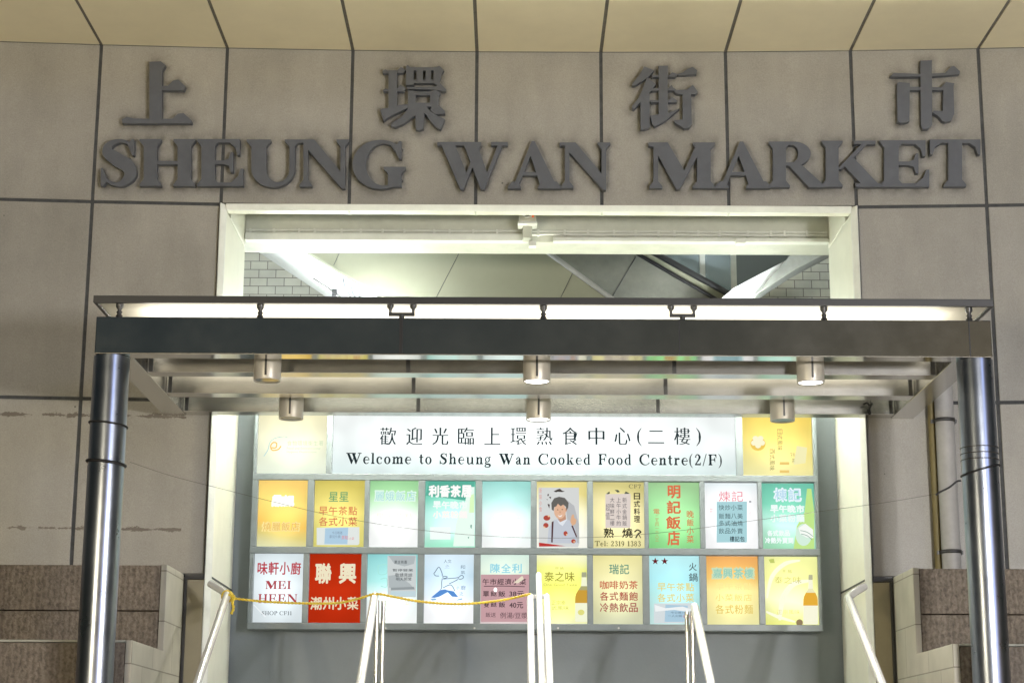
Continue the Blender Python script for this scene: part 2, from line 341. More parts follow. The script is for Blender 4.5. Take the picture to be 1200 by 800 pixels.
def serif_glyph(ch, s=0.27, h=0.075):
    """heavy roman letter in a cap height of 1 -> (polygons, width)"""
    P = []; e = 0.085                        # e = serif overhang
    def rect(x0, x1, y0, y1): P.append([(x0, y0), (x1, y0), (x1, y1), (x0, y1)])
    def ser(x0, x1, y, up):                  # bracketed serif slab under or over a stem spanning x0..x1
        d = h if up else -h; k = d * 1.0
        P.append([(x0 - e, y), (x1 + e, y), (x1 + e, y + d * 0.55), (x1, y + d + k), (x0, y + d + k), (x0 - e, y + d * 0.55)])
    def stem(x, wd, y0=0, y1=1, bot=True, top=True):
        rect(x, x + wd, y0, y1)
        if bot: ser(x, x + wd, y0, True)
        if top: ser(x, x + wd, y1, False)
    X = 0.66                                  # x-height
    if ch == 'H': stem(e, s); stem(e + s + .42, s); rect(e + s, e + s + .42, .46, .46 + h); wd = 2 * e + 2 * s + .42
    elif ch == 'I': stem(e, s); wd = 2 * e + s
    elif ch in 'EF':
        stem(e, s); r = e + s + .5
        rect(e, r, 1 - h, 1); P.append([(r, 1), (r, .66), (r - .05, .66), (r - .09, .82), (r - .2, 1 - h), (r - .2, 1)])
        rect(e + s, r - .18, .47, .47 + h); P.append([(r - .18, .72), (r - .13, .72), (r - .13, .29), (r - .18, .29), (r - .22, .43), (r - .32, .47), (r - .32, .545), (r - .22, .58)])
        if ch == 'E':
            q = r + .07; rect(e, q, 0, h); P.append([(q, 0), (q, .37), (q - .05, .37), (q - .11, .2), (q - .25, h), (q - .25, 0)]); wd = q
        else: wd = r
    elif ch == 'T':
        c = .5; stem(c - s / 2, s, top=False); rect(0, 1, 1 - h, 1)
        P.append([(0, 1), (0, .68), (.05, .68), (.1, .84), (.22, 1 - h), (.22, 1)]); P.append([(1, 1), (1, .68), (.95, .68), (.9, .84), (.78, 1 - h), (.78, 1)]); wd = 1.0
    elif ch == 'U':
        rect(e, e + s, .36, 1); ser(e, e + s, 1, False); x2 = e + s + .42; rect(x2, x2 + h * 1.3, .36, 1); ser(x2, x2 + h * 1.3, 1, False)
        o = ell((e + x2 + h * 1.3) / 2, .37, (x2 + h * 1.3 - e) / 2, .40, 180, 360); i = ell((e + s + x2) / 2, .37, .21, .29, 180, 360); P.extend(band(o, i)); wd = x2 + h * 1.3 + e
    elif ch == 'N':
        t = h * 1.3; rect(.11, .11 + t, 0, .95); ser(.11, .11 + t, 0, True); P.append([(0, 1), (.34, 1), (1.0, .2), (1.0, -.04), (.93, -.04), (.14, .86), (.1, .93), (0, 1 - h)])
        rect(1.0 - t, 1.0, 0, 1); ser(1.0 - t, 1.0, 1, False); wd = 1.0 + e
    elif ch in 'GC':
        o = ell(.56, .5, .56, .53, 38, 322, 40); i = ell(.62, .5, .62 - s, .53 - h, 42, 318, 40); P.extend(band(o, i))
        P.append([(.86, .86), (.93, 1.0), (.98, 1.0), (.98, .62), (.93, .62), (.86, .78), (.76, .92)])
        if ch == 'G': rect(.98 - s, .98, .02, .42); ser(.98 - s, .98, .45, False); P.append([(.98 - s, .02), (.98, .02), (.98, .16), (.8, .2)]); wd = 1.06
        else: P.append([(.86, .14), (.98, .26), (1.0, .22), (.92, .1), (.8, .03)]); wd = 1.0
    elif ch == 'O':
        P.extend(band(ell(.55, .5, .55, .53, 0, 360, 48), ell(.55, .5, .55 - s, .53 - h, 0, 360, 48))); wd = 1.1
    elif ch == 'W':
        P.append([(.06, 1), (.06 + s * 1.1, 1), (.66, .26), (.56, -.02), (.5, -.02)]); P.append([(.5, -.02), (.57, -.02), (.95, .95), (.86, .95)])
        P.append([(.55, 1), (.55 + s * 1.1, 1), (1.1, .26), (1.02, -.02), (.94, -.02)]); P.append([(.94, -.02), (1.02, -.02), (1.42, .97), (1.32, .97)])
        rect(0, .52, 1 - h, 1); rect(.46, .95, 1 - h, 1); rect(1.16, 1.52, 1 - h, 1); wd = 1.52
    elif ch == 'A':
        P.append([(.12, 0), (.22, 0), (.56, .92), (.5, 1.02)]); P.append([(.5, 1.02), (.56, 1.02), (1.02, 0), (1.02 - s * 1.2, 0), (.44, .84)]); rect(.26, .72, .28, .28 + h)
        ser(.11, .2, 0, True); ser(1.02 - s * 1.15, 1.0, 0, True); wd = 1.02 + e
    elif ch == 'M':
        t = h * 1.2; rect(.12, .12 + t, 0, .95); ser(.12, .12 + t, 0, True); P.append([(.02, 1), (.4, 1), (.74, .36), (.64, -.02), (.57, -.02), (.12, .9), (.02, 1 - h)])
        P.append([(.57, -.02), (.64, -.02), (1.04, .8), (1.04, 1), (.98, 1)]); stem(.98, s); P.append([(.92, 1), (1.1, 1), (1.1, .9), (.92, 1 - h)]); wd = .98 + s + e
    elif ch in 'RP':
        stem(e, s); x = e + s
        P.extend(band([(x - .1, 1.0)] + ell(x + .16, .735, .36, .265, 90, -90) + [(x - .1, .47)], [(x - .1, 1 - h)] + ell(x + .12, .735, .14, .19, 90, -90) + [(x - .1, .47 + h)]))
        if ch == 'R': P.append([(x + .04, .5), (x + .32, .5), (x + .8, .04), (x + .8, 0), (x + .48, 0)]); wd = x + .8
        else: wd = x + .52
    elif ch == 'K':
        stem(e, s); x = e + s; P.append([(x - .03, .38), (x + .07, .38), (x + .62, .95), (x + .5, .95)]); P.append([(x + .08, .5), (x + .27, .68), (x + .86, .04), (x + .5, .04)])
        rect(x + .32, x + .78, 1 - h, 1); rect(x + .36, x + .92, 0, h); wd = x + .92
    elif ch == 'S':
        P.extend(stroke([(.66, .74), (.58, .91), (.40, .965), (.2, .88), (.17, .72), (.36, .56), (.56, .43), (.62, .24), (.48, .07), (.32, .035), (.14, .12), (.07, .3)], [.03, .06, h, .14, s * .9, s * 1.05, s * 1.05, s * .9, .14, h, .06, .03]))
        P.append([(.7, 1.0), (.7, .65), (.66, .65), (.56, .9), (.65, 1.0)]); P.append([(.02, 0), (.02, .38), (.06, .38), (.16, .1), (.07, 0)]); wd = .76
    # lower case
    elif ch in 'lhkd':
        q = s * .85
        if ch == 'd': x0 = .42; rect(x0, x0 + q, 0, 1); P.append([(x0 - e, 1), (x0 + q, 1), (x0 + q, .9), (x0 - e, .94)]); P.append([(x0, 0), (x0 + q + e, 0), (x0 + q + e, h * .7), (x0, h)]); P.extend(band(ell(.32, .33, .32, .35, 60, 300, 30), ell(.36, .33, .36 - q, .35 - h, 60, 300, 30))); wd = x0 + q + e
        else:
            rect(e, e + q, 0, 1); ser(e, e + q, 0, True); P.append([(0, 1), (e + q, 1), (e + q, .9), (0, .94)]); wd = 2 * e + q
            if ch == 'h': P.extend(stroke([(e + q * .9, .5), (e + q + .14, .63), (e + q + .28, .56), (e + q + .3, .4)], [h, h * 1.3, q * .9, q])); rect(e + q + .3 - q / 2, e + q + .3 + q / 2, 0, .42); ser(e + q + .3 - q / 2, e + q + .3 + q / 2, 0, True); wd = e + q * 1.5 + .3 + e
            if ch == 'k': x = e + q; P.append([(x - .02, .24), (x + .05, .24), (x + .32, .62), (x + .24, .62)]); P.append([(x + .03, .32), (x + .17, .45), (x + .42, .03), (x + .2, .03)]); rect(x + .12, x + .42, X - h, X); rect(x + .14, x + .48, 0, h); wd = x + .48
    elif ch in 'eco':
        q = s * .85
        if ch == 'o': P.extend(band(ell(.32, .33, .32, .35, 0, 360, 36), ell(.32, .33, .32 - q, .35 - h, 0, 360, 36))); wd = .64
        else:
            P.extend(band(ell(.31, .33, .31, .35, 45 if ch == 'c' else 0, 325, 36), ell(.36, .33, .36 - q, .35 - h, 45 if ch == 'c' else 0, 320, 36))); wd = .6
            if ch == 'e': rect(.12, .6, .33, .33 + h); wd = .62
            else: P.extend(band(ell(.48, .5, .09, .09, 0, 360, 12), ell(.48, .5, .001, .001, 0, 360, 12)))
    elif ch in 'mnur':
        q = s * .85; x = e
        def leg(x): rect(x, x + q, 0, X - .05); ser(x, x + q, 0, True)
        if ch == 'u':
            rect(x, x + q, .16, X); P.append([(0, X), (x + q, X), (x + q, X - h), (0, X - h * .6)]); x2 = x + q + .26
            P.extend(stroke([(x + q / 2, .2), (x + q * .8, .06), (x + q + .12, .04), (x2 + .02, .16)], [q, q * .8, h * 1.2, h])); rect(x2, x2 + q, 0, X); P.append([(x2 - e, X), (x2 + q, X), (x2 + q, X - h), (x2 - e, X - h * .6)]); P.append([(x2, 0), (x2 + q + e, 0), (x2 + q + e, h * .7), (x2, h)]); wd = x2 + q + e
        else:
            leg(x); P.append([(0, X), (x + q, X), (x + q, X - h), (0, X - h * .6)])
            for k in range({'m': 2, 'n': 1, 'r': 0}[ch]):
                P.extend(stroke([(x + q * .9, .48), (x + q + .13, .62), (x + q + .25, .57), (x + q + .28, .4)], [h, h * 1.3, q * .9, q])); x = x + q / 2 + .28; leg(x)
            wd = x + q + e
            if ch == 'r': P.extend(stroke([(x + q * .9, .46), (x + q + .1, .6), (x + q + .2, .6)], [h, h * 1.5, .14])); P.extend(band(ell(x + q + .2, .57, .09, .09, 0, 360, 12), ell(x + q + .2, .57, .001, .001, 0, 360, 12))); wd = x + q + .3
    elif ch == 't':
        q = s * .85; rect(.1, .1 + q, .14, .86); P.append([(.1, .86), (.1 + q, .9), (.1 + q, .6), (.1, .6)]); rect(0, .42, X - h, X); P.extend(stroke([(.1 + q / 2, .2), (.12 + q * .8, .05), (.36, .06), (.43, .13)], [q, q * .7, h, .03])); wd = .43
    elif ch == 'a':
        q = s * .85; P.extend(stroke([(.1, .5), (.2, .64), (.33, .62), (.38, .46), (.38, .1)], [.12, h, q * .6, q, q])); P.extend(band(ell(.1, .5, .08, .08, 0, 360, 12), ell(.1, .5, .001, .001, 0, 360, 12)))
        P.extend(stroke([(.36, .38), (.2, .32), (.1, .18), (.16, .04), (.36, .1)], [h, h * 1.4, q, q * .6, h])); P.extend(stroke([(.38, .14), (.46, .03), (.56, .08)], [q, h * 1.4, .04])); wd = .56
    elif ch == 'g':
        q = s * .8; P.extend(band(ell(.27, .43, .25, .25, 0, 360, 30), ell(.27, .43, .25 - q * .75, .25 - h, 0, 360, 30)))
        P.extend(stroke([(.42, .58), (.5, .66), (.58, .63)], [h, h * 1.4, .12])); P.extend(stroke([(.16, .22), (.07, .12), (.2, .03), (.44, .0), (.54, -.1), (.42, -.24), (.2, -.26), (.04, -.16), (.14, -.03)], [h, h * 1.3, q * .8, q, q, h * 1.2, h, q * .7, h])); wd = .6
    elif ch == '(' or ch == ')':
        a = stroke([(.3, 1.06), (.1, .75), (.06, .4), (.1, .05), (.3, -.26)], [.03, .1, .16, .1, .03]); wd = .34
        if ch == ')': a = [[(wd - x, y) for x, y in reversed(p)] for p in a]
        P.extend(a)
    elif ch == '/': P.append([(0, -.06), (.08, -.06), (.42, 1.04), (.34, 1.04)]); wd = .42
    elif ch == ':': P.extend(band(ell(.12, .1, .1, .1, 0, 360, 12), ell(.12, .1, .001, .001, 0, 360, 12)) + band(ell(.12, .56, .1, .1, 0, 360, 12), ell(.12, .56, .001, .001, 0, 360, 12))); wd = .26
    elif ch == '2': P.extend(stroke([(.1, .7), (.18, .93), (.36, .96), (.5, .76), (.4, .5), (.1, .1)], [.14, h, s * .5, s, s * .7, h])); rect(.04, .6, 0, .13); P.append([(.56, 0), (.6, 0), (.62, .26), (.58, .26), (.5, .12)]); wd = .62
    elif ch == '1': rect(.16, .16 + s, 0, .98); ser(.16, .16 + s, 0, True); P.append([(.02, .86), (.16 + s, 1), (.16 + s, .9), (.02, .8)]); wd = .32 + s * .8
    elif ch == '3': P.extend(stroke([(.1, .76), (.2, .95), (.38, .95), (.48, .76), (.36, .56), (.22, .52)], [.12, h, s * .6, s * .9, s * .4, h]) + stroke([(.22, .53), (.42, .46), (.53, .28), (.42, .06), (.2, .04), (.08, .2)], [h, s * .5, s, s * .6, h, .12])); wd = .6
    elif ch == '8': P.extend(band(ell(.3, .75, .25, .25, 0, 360, 30), ell(.3, .75, .25 - s * .6, .25 - h, 0, 360, 30)) + band(ell(.3, .27, .29, .28, 0, 360, 30), ell(.3, .27, .29 - s * .7, .28 - h, 0, 360, 30))); wd = .6
    elif ch == '9': P.extend(band(ell(.28, .66, .28, .34, 0, 360, 30), ell(.28, .66, .28 - s * .75, .34 - h, 0, 360, 30)) + stroke([(.46, .66), (.44, .3), (.3, .06), (.1, .06)], [s * .8, s * .9, s * .5, .1])); wd = .58
    elif ch == '7': P.append([(.04, 1), (.6, 1), (.6, .93), (.34, 0), (.16, 0), (.46, .84), (.12, .84), (.06, .7), (.02, .7)]); wd = .6
    else: wd = .35
    return P, wd

def serif_line(text, s, h, gap=0.1, space=0.5):
    x = 0; out = []
    for ch in text:
        if ch == ' ': x += space; continue
        P, wd = serif_glyph(ch, s, h); out.append([[(a + x, b) for a, b in p] for p in P]); x += wd + gap
    return out

_fc = {}
def font_mesh(body, bold=0.0):
    """outline of text in Blender's built-in font (which covers Chinese) -> verts, faces"""
    k = (body, bold)
    if k in _fc: return _fc[k]
    c = bpy.data.curves.new('text', 'FONT'); c.body = body; c.offset = bold; c.resolution_u = 3
    o = bpy.data.objects.new('text', c); col.objects.link(o); bpy.context.view_layer.update()
    dg = bpy.context.evaluated_depsgraph_get(); me = o.evaluated_get(dg).to_mesh()
    v = [(p.co.x, p.co.y) for p in me.vertices]; f = [tuple(p.vertices) for p in me.polygons]
    o.evaluated_get(dg).to_mesh_clear(); bpy.data.objects.remove(o); bpy.data.curves.remove(c)
    _fc[k] = (v, f); return v, f

# ------------------------------------------------------------------ ground, stairs
def yw(x): return 12.15 - 0.0106 * x * x               # the facade curves gently away in the middle
LZ = 1.65                                              # landing height
struct(MB().box(-60, 60, -60, 60, -0.3, 0.0).build('street', M['paving']))
mb = MB()
for i in range(11):
    y0 = 11.6 - 0.25 * (i + 1) + 0.25; z = LZ - 0.15 * i
    if i == 0: mb.box(-2.3, 2.3, 11.6, 13.08, 0.02, LZ)
    else: mb.box(-2.3, 2.3, y0 - 0.25, y0 - 0.001, 0.02, z)
struct(mb.build('entrance_steps', M['granite'], bevel=0.006))

# ------------------------------------------------------------------ the market building
bld = thing('market_building', 'market building with grey stone panel facade around a bright recessed entrance', 'building', (0, 12.15, 0))
JX = [-7.45, -6.57, -5.70, -4.83, -3.95, -3.065, -2.19, -1.31, -0.436, 0.438, 1.315, 2.19, 3.075, 3.96, 4.84, 5.72, 6.6, 7.48]
ROWS = [(6.52, 5.376), (5.376, 4.0), (4.0, 2.83), (2.83, 1.4), (1.4, 0.0)]
g = 0.012
mb = MB(); jb = MB()
for a, b in zip(JX[:-1], JX[1:]):
    inside = a >= -2.2 and b <= 2.2
    for zi, (zt, zb) in enumerate(ROWS):
        if inside and zi > 0: continue
        ya, yb = yw(a + g), yw(b - g)
        zt2, zb2 = zt - (0 if zi == 0 else g), zb + g
        x0, x1 = a + g, b - g
        vs = [(x0, ya, zb2), (x1, yb, zb2), (x1, yb, zt2), (x0, ya, zt2), (x0, ya + .05, zb2), (x1, yb + .05, zb2), (x1, yb + .05, zt2), (x0, ya + .05, zt2)]
        if zi == 0 and -4 < a and b < 4.9:
            nx, nz = 40, 50; gv = [(x0 + (x1 - x0) * i / nx, ya + (yb - ya) * i / nx, zb2 + (zt2 - zb2) * j / nz) for j in range(nz + 1) for i in range(nx + 1)]
            mb.add(gv, [(j * (nx + 1) + i, j * (nx + 1) + i + 1, (j + 1) * (nx + 1) + i + 1, (j + 1) * (nx + 1) + i) for j in range(nz) for i in range(nx)])
            mb.add(vs, [(7, 6, 5, 4), (0, 4, 5, 1), (1, 5, 6, 2), (2, 6, 7, 3), (3, 7, 4, 0)])
        else: mb.add(vs, [(0, 1, 2, 3), (7, 6, 5, 4), (0, 4, 5, 1), (1, 5, 6, 2), (2, 6, 7, 3), (3, 7, 4, 0)])
    zb = 5.39 if inside else 0.0
    ya, yb = yw(a) + .009, yw(b) + .009
    jb.add([(a, ya, zb), (b, yb, zb), (b, yb, 6.6), (a, ya, 6.6), (a, ya + .18, zb), (b, yb + .18, zb), (b, yb + .18, 6.6), (a, ya + .18, 6.6)],
           [(0, 1, 2, 3), (7, 6, 5, 4), (0, 4, 5, 1), (2, 6, 7, 3)])
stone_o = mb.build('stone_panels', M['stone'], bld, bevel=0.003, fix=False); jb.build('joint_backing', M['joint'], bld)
mb = MB(); jb = MB()
for a, b in zip(JX[:-1], JX[1:]):
    x0, x1 = a + g, b - g
    vs = [(x0, yw(x0) - .012, 6.52), (x1, yw(x1) - .012, 6.52), (x1 * 1.0, 10.4, 6.52), (x0, 10.4, 6.52)]
    mb.add(vs + [(p[0], p[1], 6.527) for p in vs], [(0, 1, 2, 3), (7, 6, 5, 4), (0, 4, 5, 1), (1, 5, 6, 2), (2, 6, 7, 3), (3, 7, 4, 0)])
jb.box(-7.45, 7.48, 10.4, 12.3, 6.528, 6.7)
mb.build('soffit_panels', M['soffit'], bld); jb.build('soffit_backing', M['soffit_joint'], bld)
MB().box(-7.45, 7.48, 10.2, 10.39, 6.50, 9.5).build('upper_fascia', M['stone'], bld)
MB().box(-7.45, 7.48, 12.4, 18.9, 8.6, 9.5).build('roof_slab', M['concrete'], bld)

# recess lining
for sx in (-1, 1):
    mb = MB()
    a, b = sorted((sx * 2.157, sx * 2.24)); mb.box(a, b, 12.13, 13.055, LZ, 5.345)
    mb.box(a, b, 12.36, 13.055, 5.353, 6.1)
    mb.build('recess_jamb', M['cream'], bld, bevel=0.003)
    pr = [(sx * 2.152, 12.129), (sx * 2.154, 12.11), (sx * 2.184, 12.062), (sx * 2.190, 12.066), (sx * 2.190, 12.129)]; n5 = 5
    MB().add([(q[0], q[1], LZ) for q in pr] + [(q[0], q[1], 5.376) for q in pr], [(0, 1, 2, 3, 4), (9, 8, 7, 6, 5)] + [(i, (i + 1) % 5, (i + 1) % 5 + 5, i + 5) for i in range(5)]).build('opening_trim', M['white'], bld)
    a, b = sorted((sx * 2.152, sx * 2.1565)); MB().box(a, b, 12.132, 13.05, 2.815, 2.826).build('jamb_seam', M['joint'], bld)
    a, b = sorted((sx * 2.262, sx * 2.325)); 
    a2, b2 = sorted((sx * 2.192, sx * 2.315))
    mb = MB(); mb.box(a2, b2, 12.07, 12.085, 1.66, 2.80); mb.build('base_panel', M['beige_panel'], bld, bevel=.003)
    mb = MB(); mb.box(a2, b2, 12.055, 12.09, 2.802, 2.835); c2, d2 = sorted((sx * 2.30, sx * 2.316)); mb.box(c2, d2, 12.052, 12.086, 1.66, 2.80); mb.build('base_panel_edge', M['dark_steel'], bld)
mb = MB(); mb.prism_yz([(12.129, 5.338), (12.11, 5.340), (12.072, 5.372), (12.078, 5.375), (12.129, 5.375)], -2.152, 2.152); mb.build('opening_head_trim', M['white'], bld, bevel=0.003)
mb = MB(); mb.box(-2.155, 2.155, 12.131, 12.205, 5.342, 5.374); mb.box(-2.155, 2.155, 12.2055, 12.215, 5.342, 5.45)
mb.build('lintel_lining', M['cream'], bld, bevel=0.003)
for x in JX[7:11]: MB().box(x - .006, x + .006, 12.135, 12.21, 5.337, 5.3415).build('lintel_seam', M['plaster'], bld)
MB().box(-2.26, 2.26, 12.36, 13.4, 6.1, 6.2).build('recess_ceiling', M['white'], bld)
MB().box(-2.262, 2.262, 13.06, 13.37, 5.39, 6.095).build('ceiling_beam', M['plaster'], bld, bevel=0.006)
MB().box(-2.262, 2.262, 13.08, 13.35, LZ, 4.55).build('poster_wall', M['grey_wall'], bld)

# the hall seen above the entrance roof
H = bld
MB().box(-6, 6, 13.41, 18.5, 4.45, 4.55).build('hall_floor', M['concrete'], H)
MB().box(-6, 6, 18.3, 18.5, 4.56, 8.6).build('hall_rear_wall', M['far_grey'], H)
for sx in (-1, 1):
    a, b = sorted((sx * 5.8, sx * 6.0)); MB().box(a, b, 13.41, 18.29, 4.56, 8.6).build('hall_side_wall', M['far_grey'], H)
    a, b = sorted((sx * 2.27, sx * 5.79)); MB().box(a, b, 13.2, 13.4, 4.56, 8.6).build('hall_front_wall', M['white'], H)
MB().box(-6, 6, 13.41, 18.29, 8.35, 8.45).build('hall_ceiling', M['white'], H)
def at(Y, *px): return [(W(x, y, Y).x, W(x, y, Y).z) for x, y in px]
xl = W(455, 300, 17.2).x; xr = W(868, 300, 17.2).x
MB().box(-5.79, xl, 17.2, 17.4, 4.56, 8.3).build('tiled_wall', M['tiles'], H)
MB().prism_xz(at(17.2, (841, 372), (1250, 372), (1250, 245), (1026, 245)), 17.2, 17.4).build('tiled_wall', M['tiles'], H)
MB().prism_xz(at(16.0, (865, 372), (886, 350), (929, 322), (965, 303), (1040, 262), (1000, 255), (923, 305), (905, 326)), 15.8, 16.1).build('stair_slab', M['concrete'], H)
MB().prism_xz(at(15.9, (820, 372), (863, 372), (903.5, 327), (922.5, 305.5), (859, 339)), 15.85, 16.08).build('stair_soffit', M['white'], H)

# escalators
e1 = thing('escalator', 'near escalator side in plain olive grey panels with a brightly lit white underside', 'escalator', (0, 15.6, 4.55), 'escalators in the hall above the entrance')
MB().prism_xz(at(15.2, (534, 400), (786, 400), (586, 255), (295, 255)), 15.2, 16.1).build('side_cladding', M['clad'], e1, bevel=.01)
MB().prism_xz(at(15.3, (488, 400), (532, 400), (293, 255), (268, 255)), 15.3, 16.0).build('underside', M['white'], e1)
for a, b in (((402, 287), (391, 311)), ((545, 283), (498, 374)), ((672, 318), (632, 400))):
    MB().tube([W(*a, 15.197), W(*b, 15.197)], .0025, 6).build('panel_seam', M['joint'], e1)
MB().tube([W(366, 327, 15.1), W(394, 345, 15.1), W(401, 351, 15.1)], .014, 8).build('support_rod', M['pipe'], e1); v = W(392, 343, 15.08); MB().box(v.x - .02, v.x + .02, 15.06, 15.1, v.z - .03, v.z + .03).build('rod_bracket', M['dark_steel'], e1)
for k in range(3): MB().tube([W(402 + k * 9, 326 + k * 7, 15.25), W(404 + k * 9, 336 + k * 7, 15.2), W(412 + k * 9, 350 + k * 5, 15.15)], .006, 6).build('hanging_cable', M['far_grey'], e1)
p, q = W(586, 255, 15.18), W(786, 400, 15.18); MB().tube([p, q], .022, 8).build('edge_trim', M['pipe'], e1)
e2 = thing('escalator', 'far escalator side with smudged dark panels, pale trim and black edges', 'escalator', (0, 16.6, 4.55), 'escalators in the hall above the entrance')
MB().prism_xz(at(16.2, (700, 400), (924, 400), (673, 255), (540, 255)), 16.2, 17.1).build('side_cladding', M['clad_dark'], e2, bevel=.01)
MB().prism_xz(at(16.15, (925.5, 400), (951, 400), (687, 255), (674.5, 255)), 16.15, 17.1).build('side_trim', M['clad'], e2, bevel=.01)
MB().tube([W(673.5, 255, 16.13), W(924.6, 400, 16.13)], .018, 8).build('lower_edge', M['black'], e2)
MB().tube([W(692, 255, 16.1), W(955, 400, 16.1)], .03, 8).build('handrail', M['black'], e2)
mb = MB(); mb.tube([W(745, 301, 16.197), W(706, 367, 16.197)], .004, 6); mb.build('panel_seam', M['joint'], e2)
for (x, y0, y1) in ((822, 262, 332), (859, 290, 348)):
    a, b = W(x, y0, 16.3), W(x, y1 + 12, 16.3); MB().box(a.x - .025, a.x + .025, 16.28, 16.32, b.z, a.z).build('balustrade_post', M['white'], e2)
a, b = W(768, 289, 16.3), W(857, 347, 16.3); MB().prism_xz(at(16.3, (856, 362), (856, 290), (770, 290), (770, 316)), 16.295, 16.305).build('glass_panel', M['glass'], e2)

# ------------------------------------------------------------------ entrance canopy
can = thing('entrance_canopy', 'stainless steel entrance canopy with white glass roof on two round columns', 'canopy', (0, 10.3, 0))
BZ0, BZ1 = 3.893, 4.109
for sx in (-1, 1):
    mb = MB(); mb.lathe(sx * 2.48, 10.3, [(0.103, 0.0), (0.103, BZ0 - 0.002)], 40); mb.build('column', M['steel_column'], can)
MB().box(-2.56, 2.56, 10.2, 10.325, BZ0, BZ1).build('front_beam', M['steel_beam'], can, bevel=0.004)
for px in (470, 796, 1136):
    x = W(px, 392, 10.2).x; MB().box(x - (.010 if px == 470 else .003), x + (.010 if px == 470 else .003), 10.1975, 10.1995, BZ0 + .004, BZ1 - .004).build('beam_joint', M['black'], can)
for sx in (-1, 1):
    a, b = sorted((sx * 2.36, sx * 2.51)); MB().box(a, b, 10.327, 12.09, BZ0, BZ1 - .004).build('side_beam', M['steel'], can, bevel=0.003)
for (y0, y1) in ((10.71, 10.84), (11.34, 11.47), (11.95, 12.08)):
    MB().box(-2.358, 2.358, y0, y1, BZ0 + .003, BZ1 - .01).build('cross_beam', M['steel'], can, bevel=0.003)
    for x in (-0.80, 0.79, -2.335, 2.335):
        MB().box(x - .012, x + .012, y0 - .006, y0 - .001, BZ0 + .006, BZ1 - .012).build('seam_plate', M['dark_steel'], can)
GZ = 4.20
MB().box(-2.56, 2.56, 10.232, 12.08, GZ, GZ + .018).build('glass_roof', M['frosted'], can)
mb = MB(); mb.box(-2.585, 2.585, 10.205, 10.231, GZ - .006, GZ + .036)
for sx in (-1, 1):
    a, b = sorted((sx * 2.561, sx * 2.585)); mb.box(a, b, 10.232, 12.08, GZ - .006, GZ + .034)
mb.build('roof_edge', M['dark_steel'], can, bevel=.003)
def spider(x, y, double):
    mb = MB(); z = BZ1 - .002
    if double:
        mb.lathe(x, y, [(.016, z), (.016, z + .03)], 10); mb.box(x - .075, x + .075, y - .012, y + .012, z + .024, z + .044)
        for d in (-.066, .066): mb.lathe(x + d, y, [(.009, z + .044), (.009, z + .062), (.02, z + .075), (.02, GZ - .001)], 12)
    else: mb.lathe(x, y, [(.02, z), (.02, z + .02), (.012, z + .03), (.018, z + .04), (.01, z + .052), (.022, z + .07), (.022, GZ - .001)], 12)
    mb.build('glass_fitting', M['dark_steel'], can)
for x, d in ((-2.44, 0), (-1.63, 0), (-.815, 1), (0, 0), (.80, 1), (1.615, 0), (2.45, 0)):
    spider(x, 10.25, d)
    for yy in (10.775, 11.405, 12.015): spider(x if abs(x) < 2.3 else math.copysign(2.33, x), yy, d)

# added unseen light panel that brightens the white glass from just under it
t = thing('panel_light', 'slim upward facing light panel behind the front beam of the canopy', 'lamp', (0, 10.55, 4.08))
MB().box(-2.33, 2.33, 10.345, 10.69, 4.072, 4.084).build('panel_tray', M['housing'], t)
MB().box(-2.345, 2.345, 10.35, 10.685, 4.0845, 4.088).build('diffuser', M['led'], t)

# downlights
dl = [(313, 10.55, 0, 'unlit cylindrical downlight at front left of the canopy'), (629, 10.55, 1, 'lit cylindrical downlight at front centre of the canopy'), (950, 10.55, 1, 'lit cylindrical downlight at front right of the canopy'),
      (341, 11.75, 0, 'unlit cylindrical downlight nearer the wall, left of the welcome sign'), (631, 11.75, 1, 'lit cylindrical downlight right in front of the welcome sign'), (917, 11.75, 0, 'unlit cylindrical downlight above the yellow flower poster')]
for px, y, on, lab in dl:
    x = W(px, 447 if y < 11 else 490, y).x
    t = thing('downlight', lab, 'lamp', (x, y, 3.81), 'downlights under the canopy')
    mb = MB(); mb.lathe(x, y, [(.07, 3.818), (.078, 3.81), (.08, 3.815), (.08, 4.055), (.074, 4.06), (.03, 4.062), (.03, 4.071 if y < 11 else 4.199)], 32); mb.build('housing', M['housing'], t)
    MB().box(x - .006, x + .006, y - .083, y - .0795, 3.83, 4.05).build('housing_slot', M['dark_steel'], t)
    mb = MB(); mb.disc(x, y, 3.816, .0705, 28); mb.build('lens', M['lit'] if on else M['unlit'], t)
    if on:
        l = bpy.data.lights.new('downlight_lamp', 'SPOT'); l.energy = 120; l.spot_size = R(95); l.spot_blend = .6; l.shadow_soft_size = .05; l.color = (1, .95, .85)
        o = bpy.data.objects.new('downlight_lamp', l); col.objects.link(o); o.parent = t; o.location = (0, 0, -0.01)

